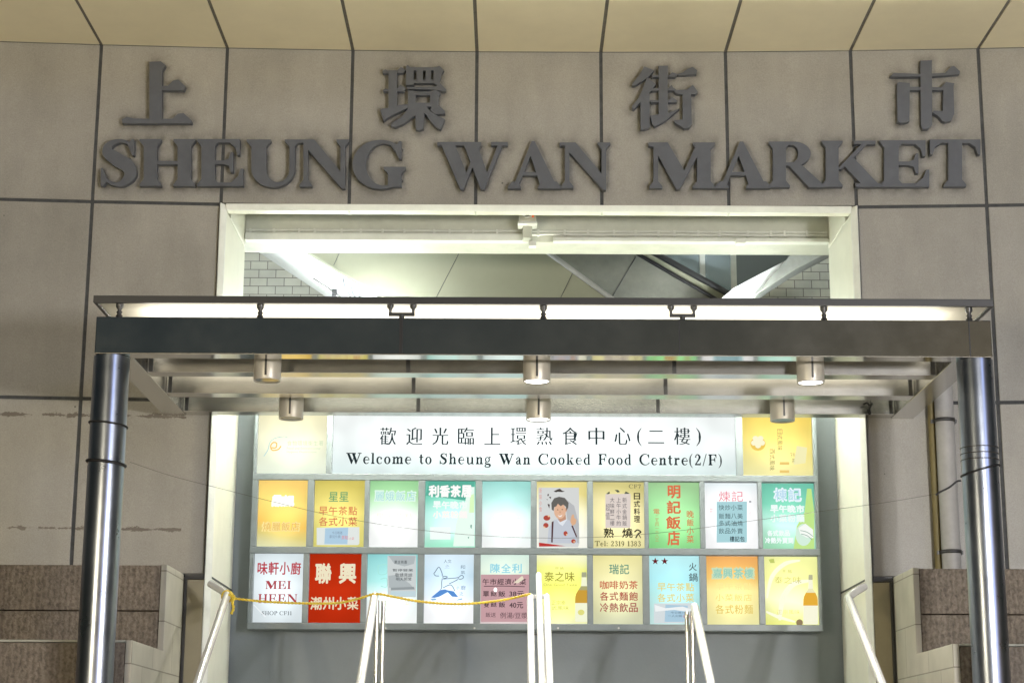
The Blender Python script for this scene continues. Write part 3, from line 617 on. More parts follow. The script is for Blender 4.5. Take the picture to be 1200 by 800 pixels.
# ------------------------------------------------------------------ stepped parapets beside the stairs
for sx, lab in ((-1, 'brown split tile stepped parapet on the left of the stairs'), (1, 'brown split tile stepped parapet on the right of the stairs')):
    t = thing('stepped_parapet', lab, 'parapet', (sx * 2.35, 10.5, 0), 'parapets beside the stairs')
    a, b = sorted((sx * 2.36, sx * 7.2))
    mb = MB(); z0 = 1.4
    mb.box(a, b, 11.47, 12.0, 0.0, 1.9); mb.box(a, b, 11.455, 12.0, 1.905, 2.24)
    mb.box(a, b, 11.45, 12.0, 2.245, 2.54); mb.box(a, b, 11.45, 12.0, 2.546, 2.825)
    mb.box(a, b, 10.5, 11.445, 0.0, 1.98); mb.box(a, b, 10.5, 11.445, 1.986, 2.285)
    mb.build('brown_tile_body', M['split'], t, bevel=.006)
    a, b = sorted((sx * 2.32, sx * 2.358))
    MB().prism_yz([(10.495, 0), (12.04, 0), (12.04, 2.83), (11.44, 2.83), (11.44, 2.30), (10.495, 2.30)], a, b).build('beige_side_slabs', M['side_slab'], t, bevel=.004)
    a, b = sorted((sx * 2.36, sx * 7.2)); MB().box(a, b, 10.49, 11.44, 2.287, 2.30).build('coping', M['concrete'], t, bevel=.003)

# ------------------------------------------------------------------ conduits, camera, pipe
t = thing('cable_trunking', 'white cable trunking and conduits along the beam above the entrance', 'trunking', (0, 13.03, 5.39))
b = W(450, 282, 13.0); 
zt = lambda py: W(600, py, 13.0).z
MB().box(-2.15, -0.06, 12.98, 13.058, zt(283), zt(275)).build('trunking_box', M['white'], t, bevel=.004)
MB().box(.12, 2.15, 12.985, 13.058, zt(283), zt(278.5)).build('trunking_box', M['white'], t, bevel=.004)
for py, x0, x1, r in ((272.8, -2.15, 2.15, .010), (269.2, -2.15, 2.15, .009), (277.0, .12, 2.15, .008)):
    n = 24; pth = [(x0 + (x1 - x0) * i / n, 13.035, zt(py) + random.uniform(-.002, .002)) for i in range(n + 1)]
    MB().tube(pth, r, 8).build('conduit', M['white'], t)
for i in range(26): x = -2.1 + i * .165 + random.uniform(-.04, .04); MB().box(x - .008, x + .008, 13.02, 13.059, zt(274.5), zt(268)).build('pipe_clip', M['white'], t)
a = W(867, 281, 13.0); MB().box(a.x - .035, a.x + .035, 12.95, 13.02, zt(286), zt(280)).build('junction_box', M['white'], t, bevel=.004)
x = W(618, 255, 12.95).x
t = thing('security_camera', 'small cream security camera box hanging under the middle of the lintel', 'camera', (x, 12.9, 5.5))
zc = lambda py: W(618, py, 12.9).z
MB().box(x - .062, x + .062, 12.86, 12.98, zc(261), zc(247)).build('camera_body', M['cream'], t, bevel=.006)
mb = MB(); mb.tube([(x, 12.862, zc(251)), (x, 12.835, zc(251))], .042, 20); mb.build('lens_ring', M['white'], t)
mb = MB(); mb.tube([(x, 12.84, zc(251)), (x, 12.832, zc(251))], .032, 20); mb.build('lens', M['black'], t)
MB().box(x + .035, x + .045, 12.855, 12.8595, zc(256.5), zc(254.5)).build('status_lamp', emit('red_indicator', (1, .2, .05), 1.2), t)
MB().box(x - .07, x + .07, 12.85, 12.99, zc(264.5), zc(261.5)).build('mounting_plate', M['white'], t, bevel=.003)
MB().box(x - .035, x + .035, 12.9, 13.0, zc(279), zc(265)).build('mounting_bracket', M['plaster'], t, bevel=.004)
MB().box(x + .01, x + .065, 12.9, 12.97, zc(288), zc(282)).build('cable_clip', M['white'], t, bevel=.003)

x = W(1109, 560, 12.0).x
t = thing('drainpipe', 'grey painted drainpipe on the wall behind the right hand column', 'pipe', (x, 11.98, 0))
MB().tube([(x, 11.97, 2.0), (x, 11.97, 4.35)], .062, 20).build('pipe', M['pipe'], t)
for py in (492, 646):
    z = W(1109, py, 11.95).z; mb = MB(); mb.lathe(x, 11.97, [(.064, z - .012), (.07, z - .012), (.07, z + .012), (.064, z + .012)], 20); mb.box(x - .085, x + .085, 11.99, 12.08, z - .012, z + .012); mb.build('pipe_bracket', M['dark_steel'], t)
x = W(1094, 560, 12.05).x
MB().tube([(x, 12.03, 2.0), (x, 12.03, 4.35)], .024, 12).build('conduit', M['ochre'], t)

# ------------------------------------------------------------------ the name sign on the facade
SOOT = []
def wall_solid(polys_px, dep=.045, off=.012):
    """outlines measured on the facade -> raised letter standing off the curved wall"""
    polys = []
    for p in polys_px:
        q = []
        for px, py in p:
            v = W(px, py, 12.05)
            v = W(px, py, yw(v.x) - off - dep); q.append((v.x, v.z))
        polys.append(q)
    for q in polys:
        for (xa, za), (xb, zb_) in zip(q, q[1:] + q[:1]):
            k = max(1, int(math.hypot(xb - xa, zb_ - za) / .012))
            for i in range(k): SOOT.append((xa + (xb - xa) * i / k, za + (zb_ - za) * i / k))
    v, t = union2d(polys)
    return solid(v, t, lambda x, z, d: (x, yw(x) - off - dep + d, z), dep)
def zoomed(polys, ox, oy, k): return [[(ox + a / k, oy + b / k) for a, b in p] for p in polys]
G1 = zoomed([[(525, 218), (565, 216), (582, 230), (570, 248), (568, 420), (525, 420)], [(560, 302), (590, 302), (608, 284), (626, 280), (652, 304), (646, 318), (560, 318)],
             [(428, 420), (445, 411), (470, 417), (605, 418), (626, 400), (645, 398), (674, 424), (672, 434), (430, 434)]], 0, 0, 3)
G2 = zoomed([[(105, 190), (130, 172), (160, 185), (245, 182), (278, 150), (322, 176), (300, 205), (110, 206)], [(162, 180), (242, 180), (242, 525), (162, 545)],
             [(110, 366), (135, 350), (165, 364), (240, 352), (277, 315), (322, 350), (310, 376), (112, 378)],
             [(85, 556), (100, 540), (170, 532), (250, 506), (345, 498), (350, 528), (250, 575), (170, 612), (118, 650)],
             [(325, 150), (400, 155), (400, 315), (325, 318)], [(425, 155), (485, 155), (485, 300), (425, 300)], [(510, 155), (562, 155), (562, 300), (510, 300)], [(585, 155), (640, 140), (682, 178), (660, 210), (640, 325), (585, 305)],
             [(325, 150), (340, 130), (365, 152), (590, 152), (640, 142), (650, 182), (325, 184)], [(325, 268), (640, 268), (638, 318), (590, 300), (400, 300), (390, 316), (325, 316)],
             [(330, 337), (600, 335), (645, 300), (702, 360), (690, 376), (600, 362), (340, 354)],
             [(345, 368), (418, 378), (418, 500), (345, 500)], [(552, 378), (600, 362), (652, 392), (632, 420), (632, 505), (552, 500)], [(345, 372), (400, 380), (600, 378), (600, 412), (345, 412)], [(345, 484), (632, 484), (632, 520), (345, 530)],
             [(390, 500), (472, 500), (410, 605), (300, 682), (222, 712), (185, 702), (190, 680), (290, 612), (350, 530)],
             [(410, 510), (492, 510), (500, 580), (490, 728), (452, 740), (418, 733)], [(470, 500), (515, 508), (545, 555), (600, 595), (692, 640), (650, 735), (620, 722), (560, 662), (500, 575)],
             [(552, 552), (572, 515), (632, 505), (690, 560), (692, 585), (600, 592)]], 435, 60, 8)
G3 = zoomed([[(200, 145), (292, 182), (240, 242), (110, 326), (85, 322), (95, 295), (150, 230)], [(218, 262), (225, 248), (310, 312), (240, 402), (160, 482), (105, 546), (84, 540), (86, 515), (140, 450), (190, 345)], [(164, 450), (250, 395), (252, 715), (205, 732), (166, 735)],
             [(332, 140), (425, 136), (420, 160), (420, 610), (336, 620), (336, 155)], [(268, 220), (300, 226), (430, 226), (462, 200), (512, 216), (495, 242), (272, 242)], [(262, 352), (430, 346), (456, 316), (470, 342), (500, 362), (495, 370), (264, 370)], [(255, 460), (430, 460), (460, 430), (510, 466), (500, 480), (265, 482)],
             [(255, 606), (350, 590), (430, 578), (532, 538), (400, 652), (300, 706), (275, 682)],
             [(510, 216), (560, 200), (600, 170), (652, 150), (696, 180), (690, 216), (520, 224)], [(478, 380), (500, 368), (600, 360), (655, 318), (702, 380), (680, 406), (640, 402), (640, 420), (500, 396)],
             [(560, 385), (640, 385), (646, 680), (622, 720), (572, 726), (540, 702), (490, 672), (478, 652), (560, 640)]], 730, 60, 8)
G4 = zoomed([[(65, 236), (100, 204), (355, 215), (580, 205), (640, 145), (665, 140), (722, 190), (715, 216), (600, 226), (460, 236), (100, 242)], [(350, 90), (460, 86), (456, 110), (460, 690), (425, 726), (372, 730), (355, 690)],
             [(130, 302), (150, 290), (250, 300), (246, 660), (170, 675), (136, 660)], [(240, 336), (355, 335), (540, 340), (590, 290), (668, 302), (660, 332), (650, 365), (245, 366)],
             [(565, 340), (660, 330), (666, 590), (640, 650), (582, 666), (550, 650), (520, 612), (464, 576), (475, 558), (560, 560)]], 1035, 60, 8)
sg = thing('chinese_name_sign', 'four big dark grey raised Chinese characters high on the stone facade', 'sign', (0, 12.1, 6.0))
for nm, G_ in (('上', G1), ('環', G2), ('街', G3), ('市', G4)):
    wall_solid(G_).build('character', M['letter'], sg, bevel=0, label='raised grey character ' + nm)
se = thing('english_name_sign', 'dark grey raised English serif lettering just under the big Chinese characters', 'sign', (0, 12.1, 5.6))
EXT = [('S', 118, 160, 163, 218.5), ('H', 163.5, 228.5, 163, 218), ('E', 231, 285, 163, 218), ('U', 289, 351, 163.5, 219.5), ('N', 349.5, 409, 163.5, 221), ('G', 413, 475.5, 164, 221.5),
       ('W', 512.5, 595, 166.5, 222), ('A', 595, 657.5, 165.5, 221), ('N', 656, 715, 167, 222.5), ('M', 760, 838, 167, 221.5), ('A', 838, 903, 166, 220.5), ('R', 901, 966, 166, 219.5), ('K', 963, 1034, 165, 219), ('E', 1031, 1089, 164.5, 219), ('T', 1090, 1149, 163.5, 218.5)]
for ch, x0, x1, y0, y1 in EXT:
    P, wd = serif_glyph(ch)
    xs = [a for p in P for a, b in p]; ys = [b for p in P for a, b in p]; ax, bx, ay, by = min(xs), max(xs), min(ys), max(ys)
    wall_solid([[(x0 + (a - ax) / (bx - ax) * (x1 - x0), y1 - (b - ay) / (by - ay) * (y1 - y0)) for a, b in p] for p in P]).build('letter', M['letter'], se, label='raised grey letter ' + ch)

# old soot that has settled on the stone round and above the raised letters
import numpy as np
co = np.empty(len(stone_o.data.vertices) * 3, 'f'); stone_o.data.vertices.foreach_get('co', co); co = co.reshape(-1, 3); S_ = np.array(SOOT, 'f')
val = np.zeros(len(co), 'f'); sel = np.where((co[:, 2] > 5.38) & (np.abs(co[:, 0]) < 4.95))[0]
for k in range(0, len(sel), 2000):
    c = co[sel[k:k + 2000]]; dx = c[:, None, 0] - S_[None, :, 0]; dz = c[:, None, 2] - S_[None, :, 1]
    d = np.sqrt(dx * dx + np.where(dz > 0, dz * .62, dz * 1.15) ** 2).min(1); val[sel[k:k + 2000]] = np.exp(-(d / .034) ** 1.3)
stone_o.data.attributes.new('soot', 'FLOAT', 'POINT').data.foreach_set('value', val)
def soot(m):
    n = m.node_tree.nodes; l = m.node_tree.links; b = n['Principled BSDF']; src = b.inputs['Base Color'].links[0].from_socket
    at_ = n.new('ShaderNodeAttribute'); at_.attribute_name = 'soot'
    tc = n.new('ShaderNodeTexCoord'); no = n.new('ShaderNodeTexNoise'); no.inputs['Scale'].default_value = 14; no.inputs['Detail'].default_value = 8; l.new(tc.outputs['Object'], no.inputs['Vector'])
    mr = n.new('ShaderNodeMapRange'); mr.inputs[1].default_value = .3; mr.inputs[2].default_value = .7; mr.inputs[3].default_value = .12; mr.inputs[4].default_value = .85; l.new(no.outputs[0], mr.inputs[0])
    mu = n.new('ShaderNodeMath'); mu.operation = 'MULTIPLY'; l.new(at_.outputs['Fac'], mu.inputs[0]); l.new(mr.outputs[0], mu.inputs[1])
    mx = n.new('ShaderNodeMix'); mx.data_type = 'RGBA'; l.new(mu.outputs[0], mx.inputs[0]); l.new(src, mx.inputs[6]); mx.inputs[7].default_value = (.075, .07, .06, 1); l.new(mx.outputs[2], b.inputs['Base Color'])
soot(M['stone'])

# ------------------------------------------------------------------ the backlit poster board
YB = 12.93
def bx(px, py, y=YB): v = W(px, py, y); return v.x, v.z
R1 = [(302, 360), (368, 427), (433, 490), (498, 557), (565, 622), (629, 688), (695, 755), (760, 820), (826, 888), (893, 955)]
R2 = [(297, 355), (362, 423), (430, 489), (497, 555), (563, 620), (629, 688), (695, 753), (761, 820), (828, 889), (896, 959)]
def r1(i): a, b = R1[i]; m = (a + b) / 2 - 300; return (a, 561.5 + .0068 * m, b, 639.5 + .0068 * m)
def r2(i): a, b = R2[i]; m = (a + b) / 2 - 300; return (a, 647.5 + .0065 * m, b, 728.5 + .0068 * m)
def wrect(r, y=YB):
    x0, y0, x1, y1 = r; xm, ym = (x0 + x1) / 2, (y0 + y1) / 2
    return W(x0, ym, y).x, W(x1, ym, y).x, W(xm, y1, y).z, W(xm, y0, y).z
bt = thing('poster_board', 'long grey framed lightbox board of posters on the wall under the canopy', 'lightbox', (0, 13.05, 2.5))
HD = [(302, 482, 383, 554), (390, 482, 862, 556.5), (870, 482, 952, 558)]
L_, R_ = W(290, 735, YB).x, W(964, 740, YB).x
ZB, ZT = W(627, 738.5, YB).z, 4.16
MB().box(L_ + .005, R_ - .005, 12.945, 13.078, ZB + .004, ZT - .004).build('backing_box', M['frame'], bt)
mb = MB(); yf0, yf1 = 12.905, 12.944
rows = [[wrect(r) for r in HD], [wrect(r1(i)) for i in range(10)], [wrect(r2(i)) for i in range(10)]]
z01 = (sum(r[2] for r in rows[0]) / 3, sum(r[3] for r in rows[1]) / 10); z12 = (sum(r[2] for r in rows[1]) / 10, sum(r[3] for r in rows[2]) / 10); zb = sum(r[2] for r in rows[2]) / 10
mb.box(L_, R_, yf0, yf1, z01[1], z01[0]); mb.box(L_, R_, yf0, yf1, z12[1], z12[0]); mb.box(L_, R_, yf0 - .01, yf1, ZB, zb); mb.box(L_, R_, yf0, yf1, ZT - .03, ZT)
for k, (zlo, zhi) in enumerate(((z01[0], ZT - .03), (z12[0], z01[1]), (zb, z12[1]))):
    rr = rows[k]; ed = [(L_, rr[0][0])] + [(rr[i][1], rr[i + 1][0]) for i in range(len(rr) - 1)] + [(rr[-1][1], R_)]
    for a, b in ed: mb.box(a, b, yf0 + .002, yf1, zlo + .0005, zhi - .0005)
mb.build('frame', M['frame'], bt, bevel=.004)
for px in (452, 556, 625, 654, 725): v = W(px, 735.5, yf0 - .012); mb = MB(); mb.tube([(v.x, yf0 - .0105, v.z), (v.x, yf0 - .016, v.z)], .007, 10); mb.build('screw', M['rail'], bt)

def grad(name, stops, s=1.0, diag=0.0, mott=0.06, glow=1.35):
    m = bpy.data.materials.new(name); m.use_nodes = True; n = m.node_tree.nodes; l = m.node_tree.links
    for x in list(n): n.remove(x)
    o = n.new('ShaderNodeOutputMaterial'); e = n.new('ShaderNodeEmission'); e.inputs[1].default_value = s
    tc = n.new('ShaderNodeTexCoord'); sp = n.new('ShaderNodeSeparateXYZ'); l.new(tc.outputs['Generated'], sp.inputs[0])
    a = n.new('ShaderNodeMath'); a.operation = 'MULTIPLY_ADD'; a.inputs[1].default_value = diag; l.new(sp.outputs[0], a.inputs[0]); l.new(sp.outputs[2], a.inputs[2])
    no = n.new('ShaderNodeTexNoise'); no.inputs['Scale'].default_value = 2.2; no.inputs['Detail'].default_value = 2; l.new(tc.outputs['Object'], no.inputs['Vector'])
    b = n.new('ShaderNodeMath'); b.operation = 'MULTIPLY_ADD'; b.inputs[1].default_value = mott * 3; l.new(no.outputs[0], b.inputs[0]); l.new(a.outputs[0], b.inputs[2])
    c = n.new('ShaderNodeMath'); c.operation = 'SUBTRACT'; c.inputs[1].default_value = mott * 1.5; l.new(b.outputs[0], c.inputs[0])
    cr = n.new('ShaderNodeValToRGB'); el = cr.color_ramp.elements
    while len(el) < len(stops): el.new(0.5)
    for k, (v, cc) in enumerate(sorted(((1 - v, cc) for v, cc in stops), key=lambda q: q[0])): el[k].position = v; el[k].color = (*lin(cc), 1)
    n2 = n.new('ShaderNodeTexNoise'); n2.inputs['Scale'].default_value = 5; n2.inputs['Detail'].default_value = 1; l.new(tc.outputs['Object'], n2.inputs['Vector']); r2_ = n.new('ShaderNodeMapRange'); r2_.inputs[1].default_value = .3; r2_.inputs[2].default_value = .7; r2_.inputs[3].default_value = s * .97; r2_.inputs[4].default_value = s * 1.12; l.new(n2.outputs[0], r2_.inputs[0]); 
    vm = n.new('ShaderNodeVectorMath'); vm.operation = 'SUBTRACT'; vm.inputs[1].default_value = (.5, .5, .46); l.new(tc.outputs['Generated'], vm.inputs[0]); v2 = n.new('ShaderNodeVectorMath'); v2.operation = 'MULTIPLY'; v2.inputs[1].default_value = (1.15, 0, 1); l.new(vm.outputs[0], v2.inputs[0]); v3 = n.new('ShaderNodeVectorMath'); v3.operation = 'LENGTH'; l.new(v2.outputs[0], v3.inputs[0])
    gl = n.new('ShaderNodeMapRange'); gl.interpolation_type = 'SMOOTHSTEP'; gl.inputs[1].default_value = 0; gl.inputs[2].default_value = .72; gl.inputs[3].default_value = glow; gl.inputs[4].default_value = .9; l.new(v3.outputs['Value'], gl.inputs[0])
    gm = n.new('ShaderNodeMath'); gm.operation = 'MULTIPLY'; l.new(gl.outputs[0], gm.inputs[0]); l.new(r2_.outputs[0], gm.inputs[1]); l.new(gm.outputs[0], e.inputs[1])
    l.new(c.outputs[0], cr.inputs[0]); l.new(cr.outputs[0], e.inputs[0]); l.new(e.outputs[0], o.inputs[0]); return m

class Poster:
    def __init__(s, label, rect, stops, cat='poster', diag=0.0, strength=1.0, wash=.15, group='backlit posters on the board'):
        stops = [(v, tuple(q + (255 - q) * wash for q in cc)) for v, cc in stops]; s.r = rect; x0, x1, z0, z1 = wrect(rect); s.y = YB + .012; s.n = 0
        s.t = thing('poster', label, cat, ((x0 + x1) / 2, s.y, z0), group)
        MB().box(x0 + .0005, x1 - .0005, s.y, s.y + .0025, z0 + .0005, z1 - .0005).build('sheet', grad('backlit_sheet', stops, strength, diag, glow=1.35 if wash else 1.05), s.t, fix=False)
        s.ly = s.y - .0012
    def layer(s): s.ly -= .0008; return s.ly
    def flat(s, name, polys, c, st=1.0, parent=None):
        y = s.layer(); v, t = union2d([[bx(a, b) for a, b in p] for p in polys])
        mb = MB(); mb.add([(a, y, b) for a, b in v], t); return mb.build(name, ink(c, st), parent or s.t, fix=False)
    def text(s, items, c, bold=0.0, name='lettering', st=1.0, parent=None, rot=False, one=False):
        """items: (string, x0, y0, x1, y1) each fitted to its box"""
        if not one and len(items) > 1:
            for it in items: s.text([it], c, bold, name, st, parent, rot, True); s.ly += .0007
            return
        y = s.layer(); mb = MB()
        for body, x0, y0, x1, y1 in items:
            v, f = font_mesh(body)
            if not v: continue
            sh = [(0, 0)] if bold < .004 else [(0, 0), (bold, 0), (-bold, 0), (0, bold), (0, -bold)] + ([(bold * .7, bold * .7), (-bold * .7, bold * .7), (bold * .7, -bold * .7), (-bold * .7, -bold * .7)] if bold > .025 else [])
            if rot: v = [(b, -a) for a, b in v]
            ax, bx_, ay, by = min(p[0] for p in v), max(p[0] for p in v), min(p[1] for p in v), max(p[1] for p in v)
            if bx_ - ax < 1e-6 or by - ay < 1e-6: continue
            if body == '一': ay -= .4; by += .4
            X0, X1, Z0, Z1 = wrect((x0, y0, x1, y1))
            for k, (ox, oz) in enumerate(sh): mb.add([(X0 + (a + ox - ax) / (bx_ - ax) * (X1 - X0), y - k * .00006, Z0 + (b + oz - ay) / (by - ay) * (Z1 - Z0)) for a, b in v], f)
        return mb.build(name, ink(c, st), parent or s.t, fix=False)
    def chars(s, body, x0, y0, x1, y1, c, bold=0.0, **k):
        """one line, one box a character, like spaced sign writing"""
        n = len(body); w_ = (x1 - x0) / n
        return s.text([(ch, x0 + w_ * i + w_ * .06, y0, x0 + w_ * (i + 1) - w_ * .06, y1) for i, ch in enumerate(body) if ch != ' '], c, bold, one=True, **k)
    def vchars(s, body, x0, y0, x1, y1, c, bold=0.0, **k):
        n = len(body); h = (y1 - y0) / n
        return s.text([(ch, x0, y0 + h * i + h * .08, x1, y0 + h * (i + 1) - h * .08) for i, ch in enumerate(body)], c, bold, one=True, **k)
    def serif(s, body, x0, y0, x1, y1, c, sw=.2, hw=.07, gap=.14, space=.5, name='lettering', parent=None):
        G = serif_line(body, sw, hw, gap, space); xs = [a for q in G for p in q for a, b in p]
        ax, bb = min(xs), max(xs); X0, X1, Z0, Z1 = wrect((x0, y0, x1, y1)); y = s.layer(); mb = MB()
        for q in G:
            v, t = union2d(q); mb.add([(X0 + (a - ax) / (bb - ax) * (X1 - X0), y, Z0 + b * (Z1 - Z0)) for a, b in v], t)
        return mb.build(name, ink(c), parent or s.t, fix=False)
    def paper(s, name, rect, c, corner=0.0):
        x0, y0, x1, y1 = rect; return s.flat(name, [[(x0, y1), (x1 - corner, y1), (x1, y1 - corner), (x1, y0), (x0, y0 + corner * .5)]], c)

def ming(body, boxes, poster, c, thin=-.012, smear=.045):
    """song-style characters: the outline thinned, then widened sideways only, so uprights are heavy and bars are light"""
    y = poster.layer()
    for ch, (x0, y0, x1, y1) in zip(body, boxes):
        v, f = font_mesh(ch, thin); polys = []
        for k in range(3):
            d = smear * (k - 1) / 2; polys += [[(v[i][0] + d, v[i][1]) for i in q] for q in f]
        vv, t = union2d(polys)
        ax, bb, ay, by = min(p[0] for p in vv), max(p[0] for p in vv), min(p[1] for p in vv), max(p[1] for p in vv)
        X0, X1, Z0, Z1 = wrect((x0, y0, x1, y1))
        MB().add([(X0 + (a - ax) / (bb - ax) * (X1 - X0), y, Z0 + (b - ay) / (by - ay) * (Z1 - Z0)) for a, b in vv], t).build('character', ink(c), poster.t, fix=False)

def dots(poly_list): return poly_list
def ringpoly(cx, cy, rx, ry, n=16): return [(cx + rx * math.cos(2 * math.pi * k / n), cy + ry * math.sin(2 * math.pi * k / n)) for k in range(n)]
def star(cx, cy, r): return [(cx + (r if k % 2 == 0 else r * .4) * math.sin(math.pi * k / 5), cy - (r if k % 2 == 0 else r * .4) * math.cos(math.pi * k / 5)) for k in range(10)]
def line(pts, wd): return stroke(pts, [wd] * len(pts), 4)
def bottle(p, x, y0, y1, glass_c, label_c, liquid_c, cap_c, k=1.0):
    h = y1 - y0
    def sil(a, b, ws):                                    # silhouette between fractions of the height
        L = [(x - w_ * k, y0 + h * f) for f, w_ in ws if a <= f <= b]; Rr = [(x + w_ * k, y0 + h * f) for f, w_ in ws if a <= f <= b]
        return L + Rr[::-1]
    ws = [(0, 2.0), (.08, 2.2), (.1, 2.0), (.28, 2.6), (.36, 5.0), (.44, 7.0), (.5, 7.6), (.62, 7.8), (.98, 7.8), (1, 7.2)]
    p.flat('printed_bottle', [sil(0, 1, ws)], glass_c); p.flat('bottle_liquid', [sil(.36, .62, ws)], liquid_c)
    p.flat('bottle_label', [sil(.62, 1, ws)], label_c); p.flat('bottle_collar', [sil(.1, .28, ws)], label_c); p.flat('bottle_cap', [sil(0, .1, ws)], cap_c)

# top row
p = Poster('pale yellow panel with a faint blue and orange swirl emblem beside the welcome sign', HD[0], [(0, (248, 240, 190)), (.4, (248, 246, 206)), (1, (236, 246, 222))])
p.flat('emblem_arc', line([(309, 534), (314, 526), (316, 518), (322, 513), (332, 511), (337, 512)], .9), (190, 224, 222)); p.flat('emblem', line([(318, 524), (323, 524), (324, 519), (320, 518), (317, 522), (319, 527), (326, 526), (329, 522)], 1.5), (248, 206, 120))
p.chars('食物環境衞生署', 336, 516, 379, 521.5, (214, 232, 196)); p.text([('Food and Environmental', 336, 523.5, 375, 526), ('Hygiene Department', 336, 528, 371, 530.5)], (216, 232, 198))
p = Poster('wide white welcome sign in Chinese and English at the top of the board', HD[1], [(0, (250, 255, 253)), (.5, (247, 255, 253)), (1, (226, 246, 243))], 'sign')
cx = [454.5, 485.5, 516, 546, 577, 607.5, 638, 668.5, 699, 729.5, 769, 799.5]
ming('歡迎光臨上環熟食中心二樓', [(c - 9.5, 500.5, c + 9.5, 520.5) if ch != '二' else (c - 9.5, 504, c + 9.5, 519) for ch, c in zip('歡迎光臨上環熟食中心二樓', cx)], p, (42, 56, 60))
p.serif('(', 746.5, 502, 752, 518, (42, 56, 60), .12, .05); p.serif(')', 816, 502, 821.5, 518, (42, 56, 60), .12, .05)
p.serif('Welcome to Sheung Wan Cooked Food Centre(2/F)', 405.5, 531, 846, 543.8, (34, 46, 50), .21, .075, .17, .62)
p = Poster('golden yellow panel with a white blossom and sideways Chinese writing beside the welcome sign', HD[2], [(0, (250, 214, 84)), (.35, (250, 226, 108)), (1, (240, 234, 160))], diag=.15)
p.flat('blossom_shade', [ringpoly(888.5, 519.5, 9, 8)], (244, 206, 96)); p.flat('blossom', [ringpoly(888.5 + 5 * math.cos(a * 1.2566 + .3), 517 + 4.6 * math.sin(a * 1.2566 + .3), 3.4, 3.1) for a in range(5)] + [ringpoly(888.5, 517, 3, 3)], (255, 250, 214))
for (x0, y0, y1, bd) in ((911, 502, 527.5, '日式風味'), (902, 525, 551, '西式風味')):
    n = len(bd); h = (y1 - y0) / n; p.text([(ch, x0, y0 + h * i + .4, x0 + 6, y0 + h * (i + 1) - .4) for i, ch in enumerate(bd)], (150, 140, 92), rot=True)
p.flat('printed_bars', [[(914, 541), (925, 541), (925, 544), (914, 544)], [(914, 550.5), (925, 550.5), (925, 553.5), (914, 553.5)]], (240, 206, 120)); p.text([('下午', 926, 530, 932, 536), ('茶', 928, 536.5, 933, 542)], (150, 150, 110)); p.flat('printed_cup', [[(930, 544), (944, 542), (946, 524), (934, 522)]], (246, 240, 186))

# middle row
p = Poster('orange to yellow poster with a glowing white two character title', r1(0), [(0, (252, 206, 96)), (.25, (254, 222, 104)), (.62, (250, 196, 76)), (.8, (226, 206, 110)), (1, (228, 230, 176))], diag=.12)
p.chars('品記', 318, 580, 345, 592.5, (255, 255, 246), .05, st=1.3); p.flat('glow_plate', [[(319, 581), (344, 581), (344, 592), (319, 592)]], (255, 255, 246), 1.2)
p.chars('燒臘飯店', 306, 611, 352, 622, (254, 232, 156), .05); p.chars('燒臘飯店', 307.5, 612, 351, 621, (236, 188, 96))
p = Poster('olive yellow poster with green title and a creased pale notice at its foot', r1(1), [(0, (206, 188, 74)), (.4, (240, 222, 110)), (1, (214, 206, 100))], diag=.1)
p.chars('星星', 384.5, 576, 409, 587, (112, 168, 118), .01); p.chars('早午茶點', 373, 593, 419, 603, (220, 132, 88), .01); p.chars('各式小菜', 373, 605.5, 419, 615.5, (214, 120, 84), .01)
q = p.paper('notice', (371, 617, 421, 638), (226, 232, 228), 1.5); p.flat('notice_picture', [[(381, 618.5), (408, 617.5), (407, 637), (380, 637)]], (176, 206, 226), parent=q)
p.text([('今日精選', 389, 622, 401, 625.5), ('歡迎外賣', 386, 626.5, 399, 630)], (130, 150, 170), parent=q, name='handwriting'); p.text([('茶點', 400, 627, 408, 631.5), ('小菜', 409, 629, 415, 632)], (226, 132, 140), parent=q, name='handwriting')
p = Poster('green topped poster fading to bright white with a pale title line', r1(2), [(0, (140, 206, 138)), (.2, (166, 228, 160)), (.4, (214, 250, 216)), (.55, (252, 255, 250)), (1, (252, 255, 253))])
p.chars('麗娥飯店', 438, 574.5, 488, 587, (226, 252, 236), .06); p.chars('麗娥飯店', 439, 575.5, 487, 586, (176, 226, 224))
p.chars('早午茶點', 440, 601, 484, 607, (254, 250, 232))
GB = [(0, (84, 176, 152)), (.25, (104, 206, 176)), (.5, (178, 240, 226)), (.8, (206, 252, 240)), (1, (150, 234, 198))]
p = Poster('teal green poster with a bold white four character title and a big white bottle', r1(3), GB, diag=-.1)
p.flat('printed_corner', [[(503, 562.5), (556, 563), (556, 568), (547, 586), (498.5, 580)]], (92, 178, 156))
p.flat('printed_bottle', [[(548, 570), (556, 570), (556, 639.5), (531, 639.5), (534, 614), (538, 600), (545, 588)]], (236, 255, 244)); p.flat('printed_highlight', [[(551, 580), (555.5, 578), (555.5, 600), (550, 600)]], (222, 252, 196))
p.chars('利香茶居', 502, 568.5, 553, 581.5, (255, 255, 252), .05); p.chars('早午晚市', 507, 587, 548, 595.5, (246, 255, 252), .05); p.chars('小菜粉麵', 507, 598.5, 548, 606.5, (255, 250, 246), .05)
p.flat('printed_box', [[(504, 617), (528, 617), (528, 631.5), (504, 631.5)]], (246, 255, 252)); p.flat('printed_mark', [[(551, 615), (553, 614), (552.6, 619), (551.5, 618)], [(548, 629), (550, 628), (549, 631)]], (120, 170, 150))
p = Poster('blank poster shading from aqua at the top to white', r1(4), [(0, (146, 216, 206)), (.25, (178, 236, 228)), (.5, (232, 255, 250)), (1, (252, 255, 252))], diag=.08)
p.chars('各式小菜', 571, 601, 613, 609, (246, 255, 252))

